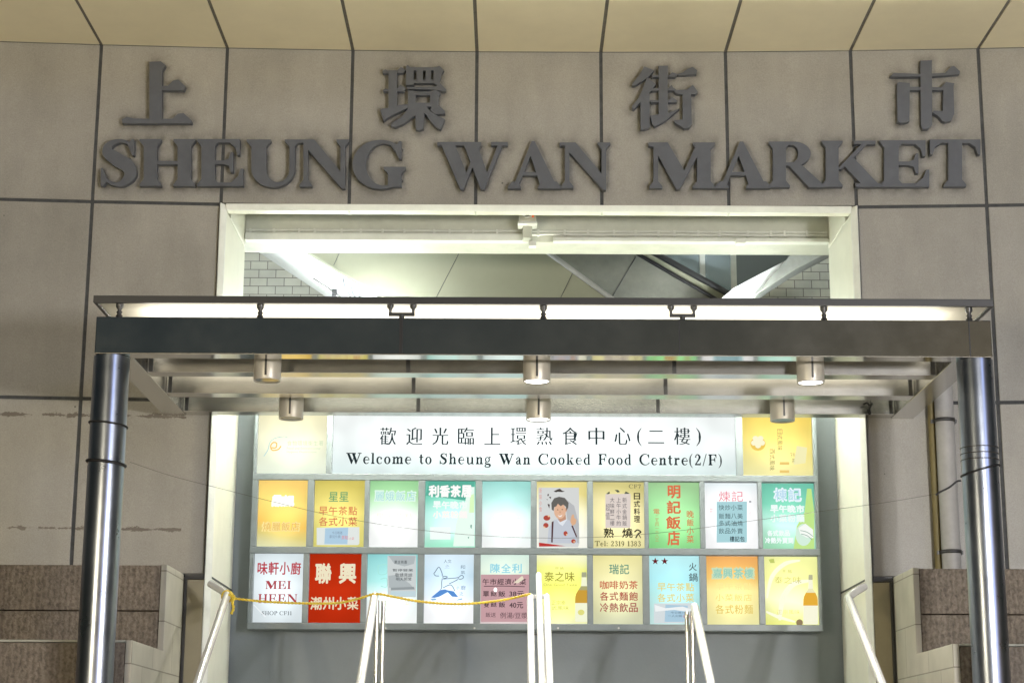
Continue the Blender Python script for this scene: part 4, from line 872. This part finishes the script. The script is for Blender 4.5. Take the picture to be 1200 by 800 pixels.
p = Poster('photo poster of a grey haired person in a white shirt and braces holding up food', r1(5), [(0, (228, 212, 122)), (.2, (246, 240, 186)), (.6, (252, 252, 236)), (1, (253, 253, 240))], diag=.2)
Z = lambda pts: [(620 + a / 8.89, 555 + b / 8.89) for a, b in pts]
y_ = p.layer()
p.flat('picture', [Z([(100, 140), (520, 140), (525, 720), (510, 760), (104, 760)])], (214, 216, 214)); p.flat('picture_shade', [Z([(370, 250), (470, 330), (520, 520), (520, 720), (440, 700), (400, 480)])], (186, 188, 190))
p.flat('printed_shirt', [Z([(190, 720), (205, 560), (260, 480), (330, 460), (420, 480), (480, 560), (500, 720)])], (196, 202, 212)); p.flat('printed_collar', [Z([(285, 470), (320, 500), (400, 470), (350, 540), (318, 520)])], (226, 230, 236))
p.flat('printed_neck', [Z([(300, 430), (380, 420), (385, 470), (325, 500), (300, 465)])], (196, 148, 122)); p.flat('printed_face', [Z(ringpoly(322, 385, 62, 82, 20))], (226, 182, 152)); p.flat('printed_ear', [Z(ringpoly(386, 372, 10, 20, 10))], (210, 162, 134))
p.flat('printed_hair', [Z([(236, 370), (232, 300), (262, 252), (312, 236), (372, 248), (412, 300), (408, 350), (390, 380), (384, 340), (355, 318), (330, 335), (300, 308), (285, 335), (262, 345), (256, 385)])], (104, 102, 98))
p.flat('printed_features', [Z(ringpoly(298, 372, 9, 4, 8)), Z(ringpoly(346, 370, 9, 4, 8))], (96, 72, 62)); p.flat('printed_smile', [Z([(298, 425), (320, 436), (348, 422), (336, 446), (312, 448)])], (246, 232, 226)); p.flat('printed_nose', [Z([(320, 378), (332, 404), (316, 406)])], (204, 152, 124))
p.flat('printed_brace', [Z([(236, 500), (256, 490), (246, 712), (230, 712)])], (86, 58, 62)); p.flat('printed_brace', [Z([(440, 540), (456, 535), (500, 650), (490, 660)])], (86, 58, 62))
p.flat('printed_hand', [Z([(430, 500), (440, 440), (452, 420), (468, 425), (470, 455), (495, 480), (485, 520), (450, 540)])], (222, 176, 140)); p.flat('printed_food', [Z(ringpoly(185, 458, 36, 28, 12)), Z(ringpoly(175, 535, 28, 26, 12)), Z(ringpoly(380, 620, 22, 26, 10)), Z(ringpoly(462, 700, 24, 22, 10))], (176, 78, 66)); p.flat('printed_food', [Z(ringpoly(205, 440, 12, 10, 8)), Z(ringpoly(160, 555, 10, 10, 8)), Z(ringpoly(470, 706, 10, 8, 8)), Z(ringpoly(392, 632, 8, 9, 8))], (240, 196, 150))
p.flat('printed_leaf', [Z([(196, 205), (208, 215), (200, 232), (190, 228)]), Z([(206, 240), (228, 238), (226, 262)]), Z([(182, 262), (192, 262), (190, 276)]), Z([(192, 312), (216, 318), (210, 362)])], (62, 40, 44))
p.vchars('新味小食', 632, 571, 635, 600, (220, 150, 144), name='lettering'); p.flat('printed_title', [Z([(255, 182), (300, 160), (322, 155), (345, 175), (372, 182), (345, 190), (300, 186), (280, 192)])], (78, 72, 68)); p.flat('printed_ribbon', [Z([(102, 715), (220, 730), (380, 752), (104, 756)])], (190, 60, 56))

p = Poster('beige poster with a telephone number and a pink handwritten notice stuck in the middle', r1(6), [(0, (204, 192, 112)), (.25, (238, 226, 158)), (.6, (246, 236, 166)), (1, (226, 216, 146))], diag=.12)
p.serif('CF7', 737, 567, 751, 571.5, (110, 106, 76), .18, .07, .2); p.vchars('日式料理', 743, 576.5, 750, 612, (46, 42, 32), .02)
K = lambda pts: [(690 + a / 8.89, 555 + b / 8.89) for a, b in pts]
for lf in ([(182, 205), (215, 180), (222, 200), (200, 210)], [(270, 165), (305, 165), (325, 185), (300, 192)], [(370, 205), (385, 180), (425, 200), (410, 208)]): p.flat('printed_leaf', [K(lf)], (84, 92, 78))
q = p.paper('notice', (709.5, 578, 739, 618), (224, 212, 204), 1)
for k, (bd, x) in enumerate((('新式金鍋飯', 732), ('上午小牛約', 725), ('大味鮮二樓', 717.5))): p.vchars(bd, x - 2.6, 582, x + 2.6, 616, (88, 84, 88), name='handwriting', parent=q)
p.vchars('超值', 709.8, 589, 714.6, 609, (110, 106, 108), name='handwriting', parent=q)
p.chars('熟', 707, 618.5, 720, 629.5, (52, 50, 38), .02); p.chars('燒', 728.5, 618.5, 742, 629.5, (52, 50, 38), .02); p.flat('printed_swirl', line([(743.5, 623), (747, 620.5), (751, 623), (748, 625), (745, 630)], 1.6) + line([(748, 625), (751, 630)], 1.0), (52, 50, 38))
p.serif('Tel: 2319 1383', 697, 633.5, 751, 639.5, (104, 98, 58), .2, .09, .14, .5)

p = Poster('bright green poster with big red Chinese characters down the middle', r1(7), [(0, (146, 200, 134)), (.3, (156, 228, 150)), (.6, (150, 232, 144)), (1, (116, 206, 116))], diag=.1)
p.text([('明', 783, 568.5, 797, 583), ('記', 782, 586.5, 797.5, 601), ('飯', 781, 604.5, 797.5, 619), ('店', 782.5, 622, 796.5, 638)], (222, 116, 78), .03); p.vchars('晚飯小菜', 805, 597, 813, 636, (214, 132, 84), .015); p.text([('電', 766, 596, 773, 601.5)], (214, 140, 90), .01); p.vchars('二五四一六八三', 768, 603, 772, 634, (200, 148, 92))
p = Poster('white poster with slim red characters and a pale blue handwritten notice', r1(8), [(0, (230, 242, 244)), (.2, (250, 252, 252)), (1, (252, 253, 253))])
p.chars('煉記', 841.5, 575, 872, 587, (236, 130, 146)); p.text([('午市', 832.3, 594, 835.2, 603), ('小炒', 877.2, 598, 880, 604)], (246, 170, 176)); p.flat('printed_dash', [[(878, 586.5), (880.5, 586.5), (880.5, 588), (878, 588)]], (120, 120, 130))
q = p.paper('notice', (840, 587, 875.5, 635), (172, 214, 220), .8)
for bd, yy in (('快炒小菜', 591), ('飯麵八美', 601), ('多式油燒', 609.5), ('飲品外賣', 618.5)): p.chars(bd, 842, yy, 871, yy + 6.3, (64, 84, 92), name='handwriting', parent=q)
p.chars('樓記包', 855, 628, 873, 634, (52, 66, 74), .015, name='handwriting', parent=q)
p = Poster('sea green poster with a pale blue two character title and a hand holding a bottle', r1(9), [(0, (92, 190, 160)), (.3, (110, 206, 172)), (.6, (186, 242, 222)), (1, (140, 214, 166))], diag=.1)
p.flat('printed_bottle', [[(946, 572), (951, 572), (954.5, 600), (954.5, 644), (930, 644), (934, 616), (943, 600)]], (196, 232, 142)); p.flat('printed_glass', [ringpoly(942, 626, 9.5, 13, 18)], (214, 240, 222)); p.flat('printed_hand', [[(936, 618), (944, 613), (953, 620), (953.5, 630), (945, 629), (938, 625)]], (248, 252, 246)); p.flat('printed_lines', line([(938, 621), (946, 623), (953, 628)], .7) + line([(939, 625), (946, 627), (952, 632)], .7), (120, 160, 140))
p.chars('棟記', 906, 571.5, 940, 587, (236, 250, 255), .05); p.chars('棟記', 907.5, 573, 938.5, 585.5, (190, 222, 240), .01)
p.chars('早午晚市', 902.5, 591.5, 943, 600, (244, 255, 252), .05); p.chars('小菜粉麵', 902.5, 602.5, 943, 611, (240, 255, 250), .05); p.chars('各式飲品', 899, 621, 926, 627.5, (244, 255, 252), .05); p.chars('冷熱外賣到', 896.5, 629.5, 930, 636, (244, 255, 252), .05)

# bottom row
p = Poster('white poster with red Chinese and English restaurant name in serif capitals', r2(0), [(0, (210, 224, 228)), (.4, (222, 234, 238)), (1, (214, 226, 230))])
p.chars('味軒小廚', 301, 658, 353, 672.5, (186, 62, 74), .02); p.serif('MEI', 311, 680, 340.5, 689.5, (176, 70, 78), .2, .06, .16); p.serif('HEEN', 302.5, 695.5, 348, 706, (176, 70, 78), .2, .06, .16); p.serif('SHOP CF11', 306.5, 715.5, 341.5, 720, (96, 104, 112), .18, .07, .16, .4)
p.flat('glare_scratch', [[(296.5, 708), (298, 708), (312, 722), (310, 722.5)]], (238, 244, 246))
p = Poster('red poster with cream Chinese characters', r2(1), [(0, (178, 44, 14)), (.5, (196, 50, 18)), (1, (186, 46, 16))], wash=0)
p.chars('聯', 368.5, 660, 389, 682.5, (238, 228, 196), .035); p.chars('興', 396.5, 660, 418, 682.5, (238, 228, 196), .035); p.chars('潮州小菜', 363, 699, 420.5, 713.5, (232, 218, 186), .025)
p = Poster('aqua poster with a crumpled grey printed notice taped over its right half', r2(2), [(0, (128, 206, 206)), (.4, (158, 226, 222)), (.65, (236, 253, 250)), (1, (252, 255, 253))])
p.flat('printed_square', line([(443, 662), (453, 661), (453, 671), (444, 672), (443, 662)], .8) + line([(446, 678), (453, 677), (453, 687), (446, 686)], .8), (170, 232, 222)); p.chars('各式小菜', 446, 703, 481, 709, (248, 246, 214))
q = p.paper('notice', (454, 650, 487.5, 699), (206, 212, 212), 1); p.flat('notice_shade', [[(455, 650.5), (487, 651), (485, 660), (474, 663), (462, 660)], [(455, 674), (464, 673), (480, 683), (486, 690), (456, 688)]], (178, 186, 188), parent=q)
p.text([('東主有喜', 462, 656, 477, 660), ('暫停營業', 460, 666, 484, 669), ('敬請見諒', 463, 671, 483, 675.5), ('明天照常', 464, 676, 482, 680)], (86, 92, 94), .01, name='handwriting', parent=q); p.flat('notice_strip', [[(458, 688), (485, 687), (486, 690), (458, 691)]], (150, 158, 160), parent=q); p.flat('notice_picture', [[(458, 692), (487, 692), (487, 698), (457, 698)]], (196, 216, 222), parent=q)
p = Poster('pale blue poster with a line drawing of a crouching man in blue trousers', r2(3), [(0, (214, 236, 248)), (.3, (196, 226, 242)), (.6, (226, 242, 250)), (.72, (250, 253, 255)), (1, (252, 254, 255))])
Z = lambda pts: [(490 + a / 8.42, 640 + b / 8.42) for a, b in pts]
dr = []
for pts in ([(205, 288), (172, 286), (155, 266), (166, 250), (205, 200), (236, 262), (240, 288), (288, 296), (262, 312), (240, 300)], [(238, 312), (232, 350), (232, 400), (220, 422)], [(246, 318), (320, 312), (392, 304), (425, 282), (446, 292), (440, 312), (412, 320), (392, 312)], [(392, 322), (350, 345), (306, 364)], [(246, 404), (322, 376), (362, 436)]):
    dr += line(Z(pts), .75)
p.flat('line_drawing', dr, (70, 96, 124)); p.flat('drawn_trousers', [Z([(128, 500), (214, 428), (268, 420), (306, 442), (282, 452), (208, 492), (160, 504)]), Z([(266, 424), (350, 440), (396, 496), (334, 492), (296, 452)])], (92, 146, 214)); p.flat('drawn_shoes', [Z([(120, 514), (170, 510), (184, 524), (140, 530)]), Z([(372, 526), (432, 508), (436, 520), (392, 530)])], (146, 190, 226))
p.text([('人文', 520, 655, 529, 659), ('小', 522, 661, 526, 664), ('一', 521, 664, 527, 666), ('和', 539.5, 661.5, 545, 666), ('氣', 540, 668, 545, 672)], (104, 128, 150)); p.text([('小', 535, 686, 538, 690), ('廚', 540, 685.5, 545.5, 690.5), ('之', 538, 693, 543, 697)], (84, 124, 170))
p = Poster('pale green poster mostly covered by a pink sheet of black handwritten lunch prices', r2(4), [(0, (214, 240, 224)), (.2, (226, 244, 224)), (.35, (206, 230, 206)), (1, (220, 200, 200))])
p.chars('陳全利', 574, 660, 612, 670.5, (152, 218, 232), .02)
q = p.paper('notice', (563.5, 672.5, 621.5, 728), (200, 160, 164), .3); I = (54, 42, 48)
p.chars('午市經濟小菜', 565, 677.5, 617, 684.5, I, .01, name='handwriting', parent=q); p.flat('underline', line([(567, 686.3), (590, 686), (615, 686.8)], .8), I, parent=q)
p.text([('單', 566, 692, 573, 698.5), ('餸', 575, 692, 582, 698), ('飯', 584, 692, 592, 698.5), ('38元', 597, 692, 614, 698.5), ('雙', 567, 705, 573, 711), ('餸', 575, 705, 582, 710.5), ('飯', 584.5, 705, 592, 711), ('40元', 597, 705, 613, 712)], I, .012, name='handwriting', parent=q); p.text([('飯送', 569, 717, 581, 722.5), ('例湯/豆漿', 586, 717, 618, 724)], (72, 56, 62), name='handwriting', parent=q)
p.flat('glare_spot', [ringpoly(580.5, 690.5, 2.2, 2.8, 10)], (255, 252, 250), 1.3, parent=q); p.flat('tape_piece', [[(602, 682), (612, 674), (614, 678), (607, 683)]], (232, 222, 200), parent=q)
YS = [(0, (250, 250, 196)), (.15, (244, 246, 130)), (.45, (238, 240, 92)), (.8, (242, 246, 140)), (1, (250, 250, 196))]
p = Poster('lemon yellow poster with brown title and bottle, partly hidden by the middle handrail', r2(5), YS, diag=.05)
p.chars('泰之味', 637.5, 669.5, 674, 680.5, (150, 140, 50), .005); p.text([('One Good Taste', 637, 683, 676, 686)], (196, 190, 92)); p.chars('平易', 650, 664, 661, 667, (206, 200, 96)); p.chars('正宗泰', 646, 703, 663, 708, (206, 200, 96)); p.chars('式風味', 646, 709.5, 667, 714, (206, 200, 96)); bottle(p, 684.5, 670, 728, (176, 172, 120), (246, 248, 216), (206, 160, 62), (170, 172, 140), 1.35)
x0, y0, x1, y1 = r2(5)
p.flat('printed_emblem', [ringpoly(681, 717, 4, 3.4, 10)], (226, 222, 130))
p = Poster('beige poster with a green title above three lines of red drinks writing', r2(6), [(0, (232, 222, 142)), (.4, (232, 226, 162)), (.8, (216, 214, 160)), (1, (206, 208, 166))], diag=-.1)
p.chars('瑞記', 713.5, 660.5, 738, 672, (94, 150, 130), .012); p.chars('咖啡奶茶', 702.5, 680, 748, 689.5, (202, 104, 74), .014); p.chars('各式麵飽', 702.5, 693, 748, 703, (178, 82, 70), .014); p.chars('冷熱飲品', 702.5, 706, 748, 716.5, (170, 84, 78), .014)
p = Poster('aqua poster with two dark red stars and a silvery notice taped along its foot', r2(7), [(0, (176, 236, 240)), (.3, (162, 230, 236)), (.55, (168, 226, 222)), (1, (196, 232, 228))], diag=.1)
p.flat('printed_star', [star(768, 657, 4.4), star(779, 657, 4.4)], (104, 26, 32)); p.text([('火', 807.5, 659, 816.5, 668), ('鍋', 807.5, 671, 817.5, 680.5)], (78, 92, 98), .01); p.chars('早午茶點', 770, 682.5, 814, 692, (232, 220, 142), .015); p.chars('各式小菜', 770, 695, 814, 704.5, (232, 216, 134), .015)
q = p.paper('notice', (766.5, 706, 813.5, 729.5), (214, 222, 224), 1.2); p.flat('notice_picture', [[(780, 708), (806, 709), (807, 728), (779, 728)]], (172, 204, 222), parent=q); p.flat('notice_fold', [[(767, 708), (780, 712), (800, 710), (812, 714), (812, 717), (790, 714), (768, 716)]], (240, 244, 244), parent=q)
p.text([('今日推介', 786, 716, 803, 718.5), ('一人火鍋', 783, 719.5, 799, 722.5)], (92, 112, 136), parent=q, name='handwriting'); p.text([('優惠', 800, 720, 811, 723)], (196, 92, 104), parent=q, name='handwriting')
p = Poster('orange topped poster fading to pale yellow with an aqua four character title', r2(8), [(0, (238, 160, 72)), (.3, (246, 192, 92)), (.5, (250, 230, 140)), (1, (240, 234, 158))])
p.chars('嘉興茶樓', 833.5, 664.5, 885, 677.5, (206, 226, 188), .06); p.chars('嘉興茶樓', 835, 666, 883.5, 676, (150, 206, 190), .01); p.chars('早午茶點', 838, 682.5, 882, 690.5, (252, 238, 158), .01); p.chars('小菜飯店', 838, 695.5, 882, 703.5, (250, 230, 140), .01); p.chars('各式粉麵', 838, 708, 883, 718.5, (232, 206, 112), .01)
p = Poster('lemon yellow poster with pale swirls and an amber bottle in its right corner', r2(9), [(0, (244, 246, 150)), (.3, (248, 248, 150)), (.6, (252, 252, 190)), (1, (238, 242, 110))], diag=.12)
p.flat('printed_swirl', stroke([(899, 700), (905, 675), (920, 660), (938, 656)], [2, 5, 5, 2]) + stroke([(914, 726), (918, 700), (930, 684), (948, 680)], [3, 7, 6, 3]) + stroke([(898, 716), (912, 722), (932, 728)], [2, 4, 2]), (255, 255, 226)); p.chars('泰之味', 907, 675, 940, 683, (214, 208, 120)); p.text([('平', 917, 667, 921, 671), ('易', 923, 667, 928, 671)], (206, 200, 110)); p.flat('printed_leaf', [[(901, 655), (907, 654), (908, 659), (903, 659)]], (196, 206, 110)); p.chars('正宗風味', 910, 714, 938, 719, (236, 226, 130)); bottle(p, 950, 673, 731, (240, 236, 190), (250, 248, 220), (232, 176, 62), (186, 186, 150), 1.1); p.flat('printed_berry', [ringpoly(937, 729, 4, 4, 12)], (150, 130, 96))

# ------------------------------------------------------------------ fluorescent battens on top of the board and in the hall
def batten(x0, x1, y, z, label, m, e):
    t = thing('fluorescent_batten', label, 'lamp', ((x0 + x1) / 2, y, z), 'fluorescent battens')
    MB().box(x0, x1, y - .03, y + .03, z - .05, z).build('batten_body', M['white'], t, bevel=.004)
    MB().tube([(x0 + .03, y, z + .022), (x1 - .03, y, z + .022)], .02, 10).build('tube', m, t)
batten(-2.1, -.72, 12.84, 4.28, 'fluorescent batten above the left end of the poster board', M['tube'], 1); batten(-.69, .69, 12.84, 4.28, 'fluorescent batten above the middle of the poster board', M['tube'], 1); batten(.72, 2.1, 12.84, 4.28, 'fluorescent batten above the right end of the poster board', M['tube'], 1)
for x0, x1, lab in ((-2.05, -.75, 'left'), (-.65, .65, 'middle'), (.75, 2.05, 'right')):  # added unseen tubes that brighten the lower jambs
    t = thing('wall_washer', 'downward facing fluorescent washer over the ' + lab + ' third of the poster board', 'lamp', ((x0 + x1) / 2, 12.54, 4.24), 'washers over the poster board')
    MB().box(x0, x1, 12.48, 12.60, 4.22, 4.24).build('washer_tray', M['white'], t, bevel=.003)
    MB().tube([(x0 + .03, 12.54, 4.195), (x1 - .03, 12.54, 4.195)], .02, 10).build('tube', M['washer'], t)
v = W(425, 395, 14.9); batten(v.x - .9, v.x + .4, 14.85, v.z, 'fluorescent batten under the near escalator', M['tube_cool'], 1)
v = W(870, 392, 15.3); batten(v.x - .35, v.x + .35, 15.4, v.z, 'fluorescent batten under the stair slab', M['tube_cool'], 1)
batten(-3.2, -1.7, 15.0, 8.2, 'fluorescent batten on the left of the hall ceiling', M['tube_hall'], 1); batten(1.2, 2.7, 15.0, 8.2, 'fluorescent batten on the right of the hall ceiling', M['tube_hall'], 1)

# ------------------------------------------------------------------ handrails, rope, wire
def rail_path(x, dx=0, z_off=0, y_top=11.65, y_bot=8.75):
    z0 = 2.66 + z_off; return (x + dx, y_top, z0), (x + dx, y_bot, z0 - (y_top - y_bot) * .60)
HR = [(W(266, 698, 11.65).x, 'left handrail, fixed to the pale jamb with a yellow rope tied at its top'), (W(439, 700, 11.65).x, 'white handrail on steel posts between the left and middle rails'), (W(631, 697, 11.65).x, 'double white handrail in the middle of the stairs with a taller rail in front'), (W(816, 713, 11.55).x, 'white handrail on steel posts between the middle and right rails'), (W(994, 692, 11.65).x, 'right handrail fixed to the pale jamb beside the base of the canopy')]
for i, (x, lab) in enumerate(HR):
    t = thing('handrail', lab, 'handrail', (x, 11.6, LZ), 'handrails on the entrance stairs')
    if i in (0, 4):
        s = -1 if i == 0 else 1
        a, b = rail_path(x); MB().tube([(x + s * .13, 11.78, 2.745), (x + s * .05, 11.71, 2.70), (x + s * .012, 11.68, 2.672), a, b], .024, 14).build('rail', M['rail'], t)
        for y in (10.4, 9.2): MB().tube([(x, y, LZ - .15 * math.ceil((11.6 - y) / .25)), (x, y, 2.66 - (11.65 - y) * .6)], .016, 10).build('post', M['steel'], t)
    elif i in (1, 3):
        zo = 0 if i == 1 else -.06
        a, b = rail_path(x, 0, zo); MB().tube([a, b], .026, 14).build('rail', M['rail'], t)
        for dx, y in ((.02 if i == 1 else -.02, 11.62), (.055 if i == 1 else -.05, 11.66)):
            MB().tube([(x + dx, y, LZ), (x + dx, y, a[2] - .03)], .014, 10).build('post', M['steel'], t)
        for y in (10.4, 9.2): MB().tube([(x, y, LZ - .15 * math.ceil((11.6 - y) / .25)), (x, y, a[2] - (11.65 - y) * .6)], .018, 10).build('post', M['steel'], t)
    else:
        for dx in (-.052, .052):
            a, b = rail_path(x, dx); MB().tube([a, b], .021, 14).build('rail', M['rail'], t)
            MB().tube([(x + dx, 11.68, LZ), (x + dx, 11.68, 2.65)], .019, 10).build('post', M['rail'], t)
        a, b = rail_path(x, 0, .125, 11.55); MB().tube([a, b], [.019, .021], 14).build('taller_rail', M['rail'], t)
        MB().box(x - .07, x + .07, 11.645, 11.675, 2.648, 2.672).build('end_bar', M['rail'], t, bevel=.004); MB().box(x - .052, x + .052, 11.675, 11.69, 2.42, 2.432).build('cross_bar', M['dark_steel'], t)
        for y in (10.4, 9.2):
            for dx in (-.052, .052): MB().tube([(x + dx, y, LZ - .15 * math.ceil((11.6 - y) / .25)), (x + dx, y, 2.66 - (11.65 - y) * .6)], .016, 10).build('post', M['steel'], t)

def catrom(P, sub):
    P = [Vector(p) for p in P]; q = []
    for i in range(len(P) - 1):
        p0 = P[max(i - 1, 0)]; p1 = P[i]; p2 = P[i + 1]; p3 = P[min(i + 2, len(P) - 1)]
        for k in range(sub):
            t = k / sub; q.append(0.5 * ((2 * p1) + (p2 - p0) * t + (2 * p0 - 5 * p1 + 4 * p2 - p3) * t * t + (3 * p1 - p0 - 3 * p2 + p3) * t ** 3))
    return q + [P[-1]]
def twisted(path, r, pitch, mb):
    L = [0]
    for a, b in zip(path[:-1], path[1:]): L.append(L[-1] + (b - a).length)
    for ph in (0, math.pi):
        pts = []
        for i, p in enumerate(path):
            t = (path[min(i + 1, len(path) - 1)] - path[max(i - 1, 0)]).normalized(); e1 = Vector((0, 1, 0)) if abs(t.y) < .8 else Vector((1, 0, 0)); e1 = (e1 - t * e1.dot(t)).normalized(); e2 = t.cross(e1); a = L[i] / pitch * 2 * math.pi + ph
            pts.append(p + (e1 * math.cos(a) + e2 * math.sin(a)) * r * .55)
        mb.tube(pts, r * .62, 6)
t = thing('rope', 'yellow twisted plastic rope tied from the left handrail to the middle handrail', 'rope', (HR[0][0], 11.6, 2.6))
pts = [(267, 697), (272, 700), (285, 702), (320, 705), (362, 706.5), (396, 706), (420, 701), (440, 695.5), (462, 699), (490, 704), (525, 707), (556, 706.5), (590, 702.5), (622, 695.5)]
mb = MB(); twisted(catrom([W(a, b, 11.615 if 2 < i < 12 else 11.63) for i, (a, b) in enumerate(pts)], 40), .0075, .045, mb); mb.build('span', M['rope'], t)
mb = MB(); twisted(catrom([W(a, b, 11.60) for a, b in ((268, 696), (274, 698.5), (272.5, 706), (273.5, 712), (271, 719))], 14), .0085, .045, mb); mb.build('hanging_tail', M['rope'], t)
x = HR[0][0]; mb = MB(); mb.tube([(x + .032 * math.cos(a * .5), 11.65 + .01 * a * .1, 2.655 + .032 * math.sin(a * .5)) for a in range(40)], .008, 6); mb.build('knot', M['rope'], t)

t = thing('wire', 'thin dark wire strung slackly from the left column to the right column', 'wire', (0, 10.2, 3.2))
mb = MB(); mb.tube(catrom([W(a, b, 10.19) for a, b in ((152, 541), (200, 557), (262, 573), (330, 590), (400, 606), (480, 619), (560, 627), (640, 630), (720, 628), (800, 621), (880, 610), (960, 599), (1040, 588), (1099, 578))], 6), .0011, 6); mb.build('strand', M['wire'], t)
mb = MB(); mb.tube(catrom([W(a, b, 10.18) for a, b in ((1097, 580), (1100, 577), (1112, 571), (1121, 564), (1126, 563))], 5), .0055, 8); mb.build('black_end', M['black'], t)
for i, (cx_, py0, py1, lab) in enumerate(((-2.48, 494, 495, 'thin black band round the left column, higher one'), (-2.48, 539.5, 541, 'thick black band round the left column where the wire starts'), (2.48, 548, 545, 'slanting black cord round the right column where the wire ends'))):
    z0 = W(130 if i < 2 else 1140, py0, 10.2).z; z1 = W(130 if i < 2 else 1140, py1, 10.2).z
    tl = (0.02, 0.035, .05)[i]; pth = [(cx_ + .1075 * math.cos(a), 10.3 + .1075 * math.sin(a), z0 + (-.012 * math.cos(a) if i < 2 else .03 * math.cos(a))) for a in [k * 2 * math.pi / 36 for k in range(37)]]
    o = MB().tube(pth, (.006, .009, .006)[i], 8).build('cord_band', M['black']); tag(o, lab, 'cord', 'bands tied round the canopy columns')
for k, dz in enumerate((.0, .035, .07)):
    zz = W(1140, 536, 10.2).z + dz; pth = [(2.48 + .105 * math.cos(a), 10.3 + .105 * math.sin(a), zz) for a in [k2 * 2 * math.pi / 36 for k2 in range(37)]]
    o = MB().tube(pth, .0025, 6).build('cord_band', M['wire']); tag(o, ('lowest', 'middle', 'highest')[k] + ' of the three fine wire loops round the right column', 'cord', 'bands tied round the canopy columns')
v = W(1017, 474, 11.9); t = thing('loose_cable', 'short dark cable end dangling under the right of the canopy', 'cable', v)
MB().tube(catrom([v + Vector(q) for q in ((-.03, 0, .0), (-.005, 0, .012), (.012, 0, -.005), (.03, 0, .01), (.01, 0, -.03), (.016, 0, -.055), (.005, 0, -.06), (.0, 0, -.03))], 5), .006, 8).build('cable_end', M['black'], t); MB().tube([v + Vector((.02, 0, .0)), v + Vector((.025, 0, .16))], .003, 6).build('hanger', M['wire'], t)

# ------------------------------------------------------------------ street lamps on the near pavement, outside the frame
for x, y, c, e, lab in ((-3.9, 3.3, (1.0, .86, .60), 2600, 'warm globe street lamp on the left pavement'), (3.6, 3.3, (1.0, .97, .94), 5300, 'white globe street lamp on the right pavement')):
    t = thing('street_lamp', lab, 'street lamp', (x, y, 0), 'street lamps on the pavement')
    mb = MB(); mb.lathe(x, y, [(.13, 0), (.13, .25), (.06, .32), (.045, 2.7), (.09, 2.75), (.09, 2.8)], 20); mb.build('post', M['dark_steel'], t)
    mb = MB(); mb.lathe(x, y, [(.001 + .22 * math.sin(math.pi * k / 14), 3.0 - .22 * math.cos(math.pi * k / 14)) for k in range(15)], 24); mb.build('globe', emit('lamp_globe', c, 30), t)
    l = bpy.data.lights.new('globe_lamp', 'POINT'); l.energy = e; l.color = c; l.shadow_soft_size = .26
    o = bpy.data.objects.new('globe_lamp', l); col.objects.link(o); o.parent = t; o.location = (0, 0, 3.0)
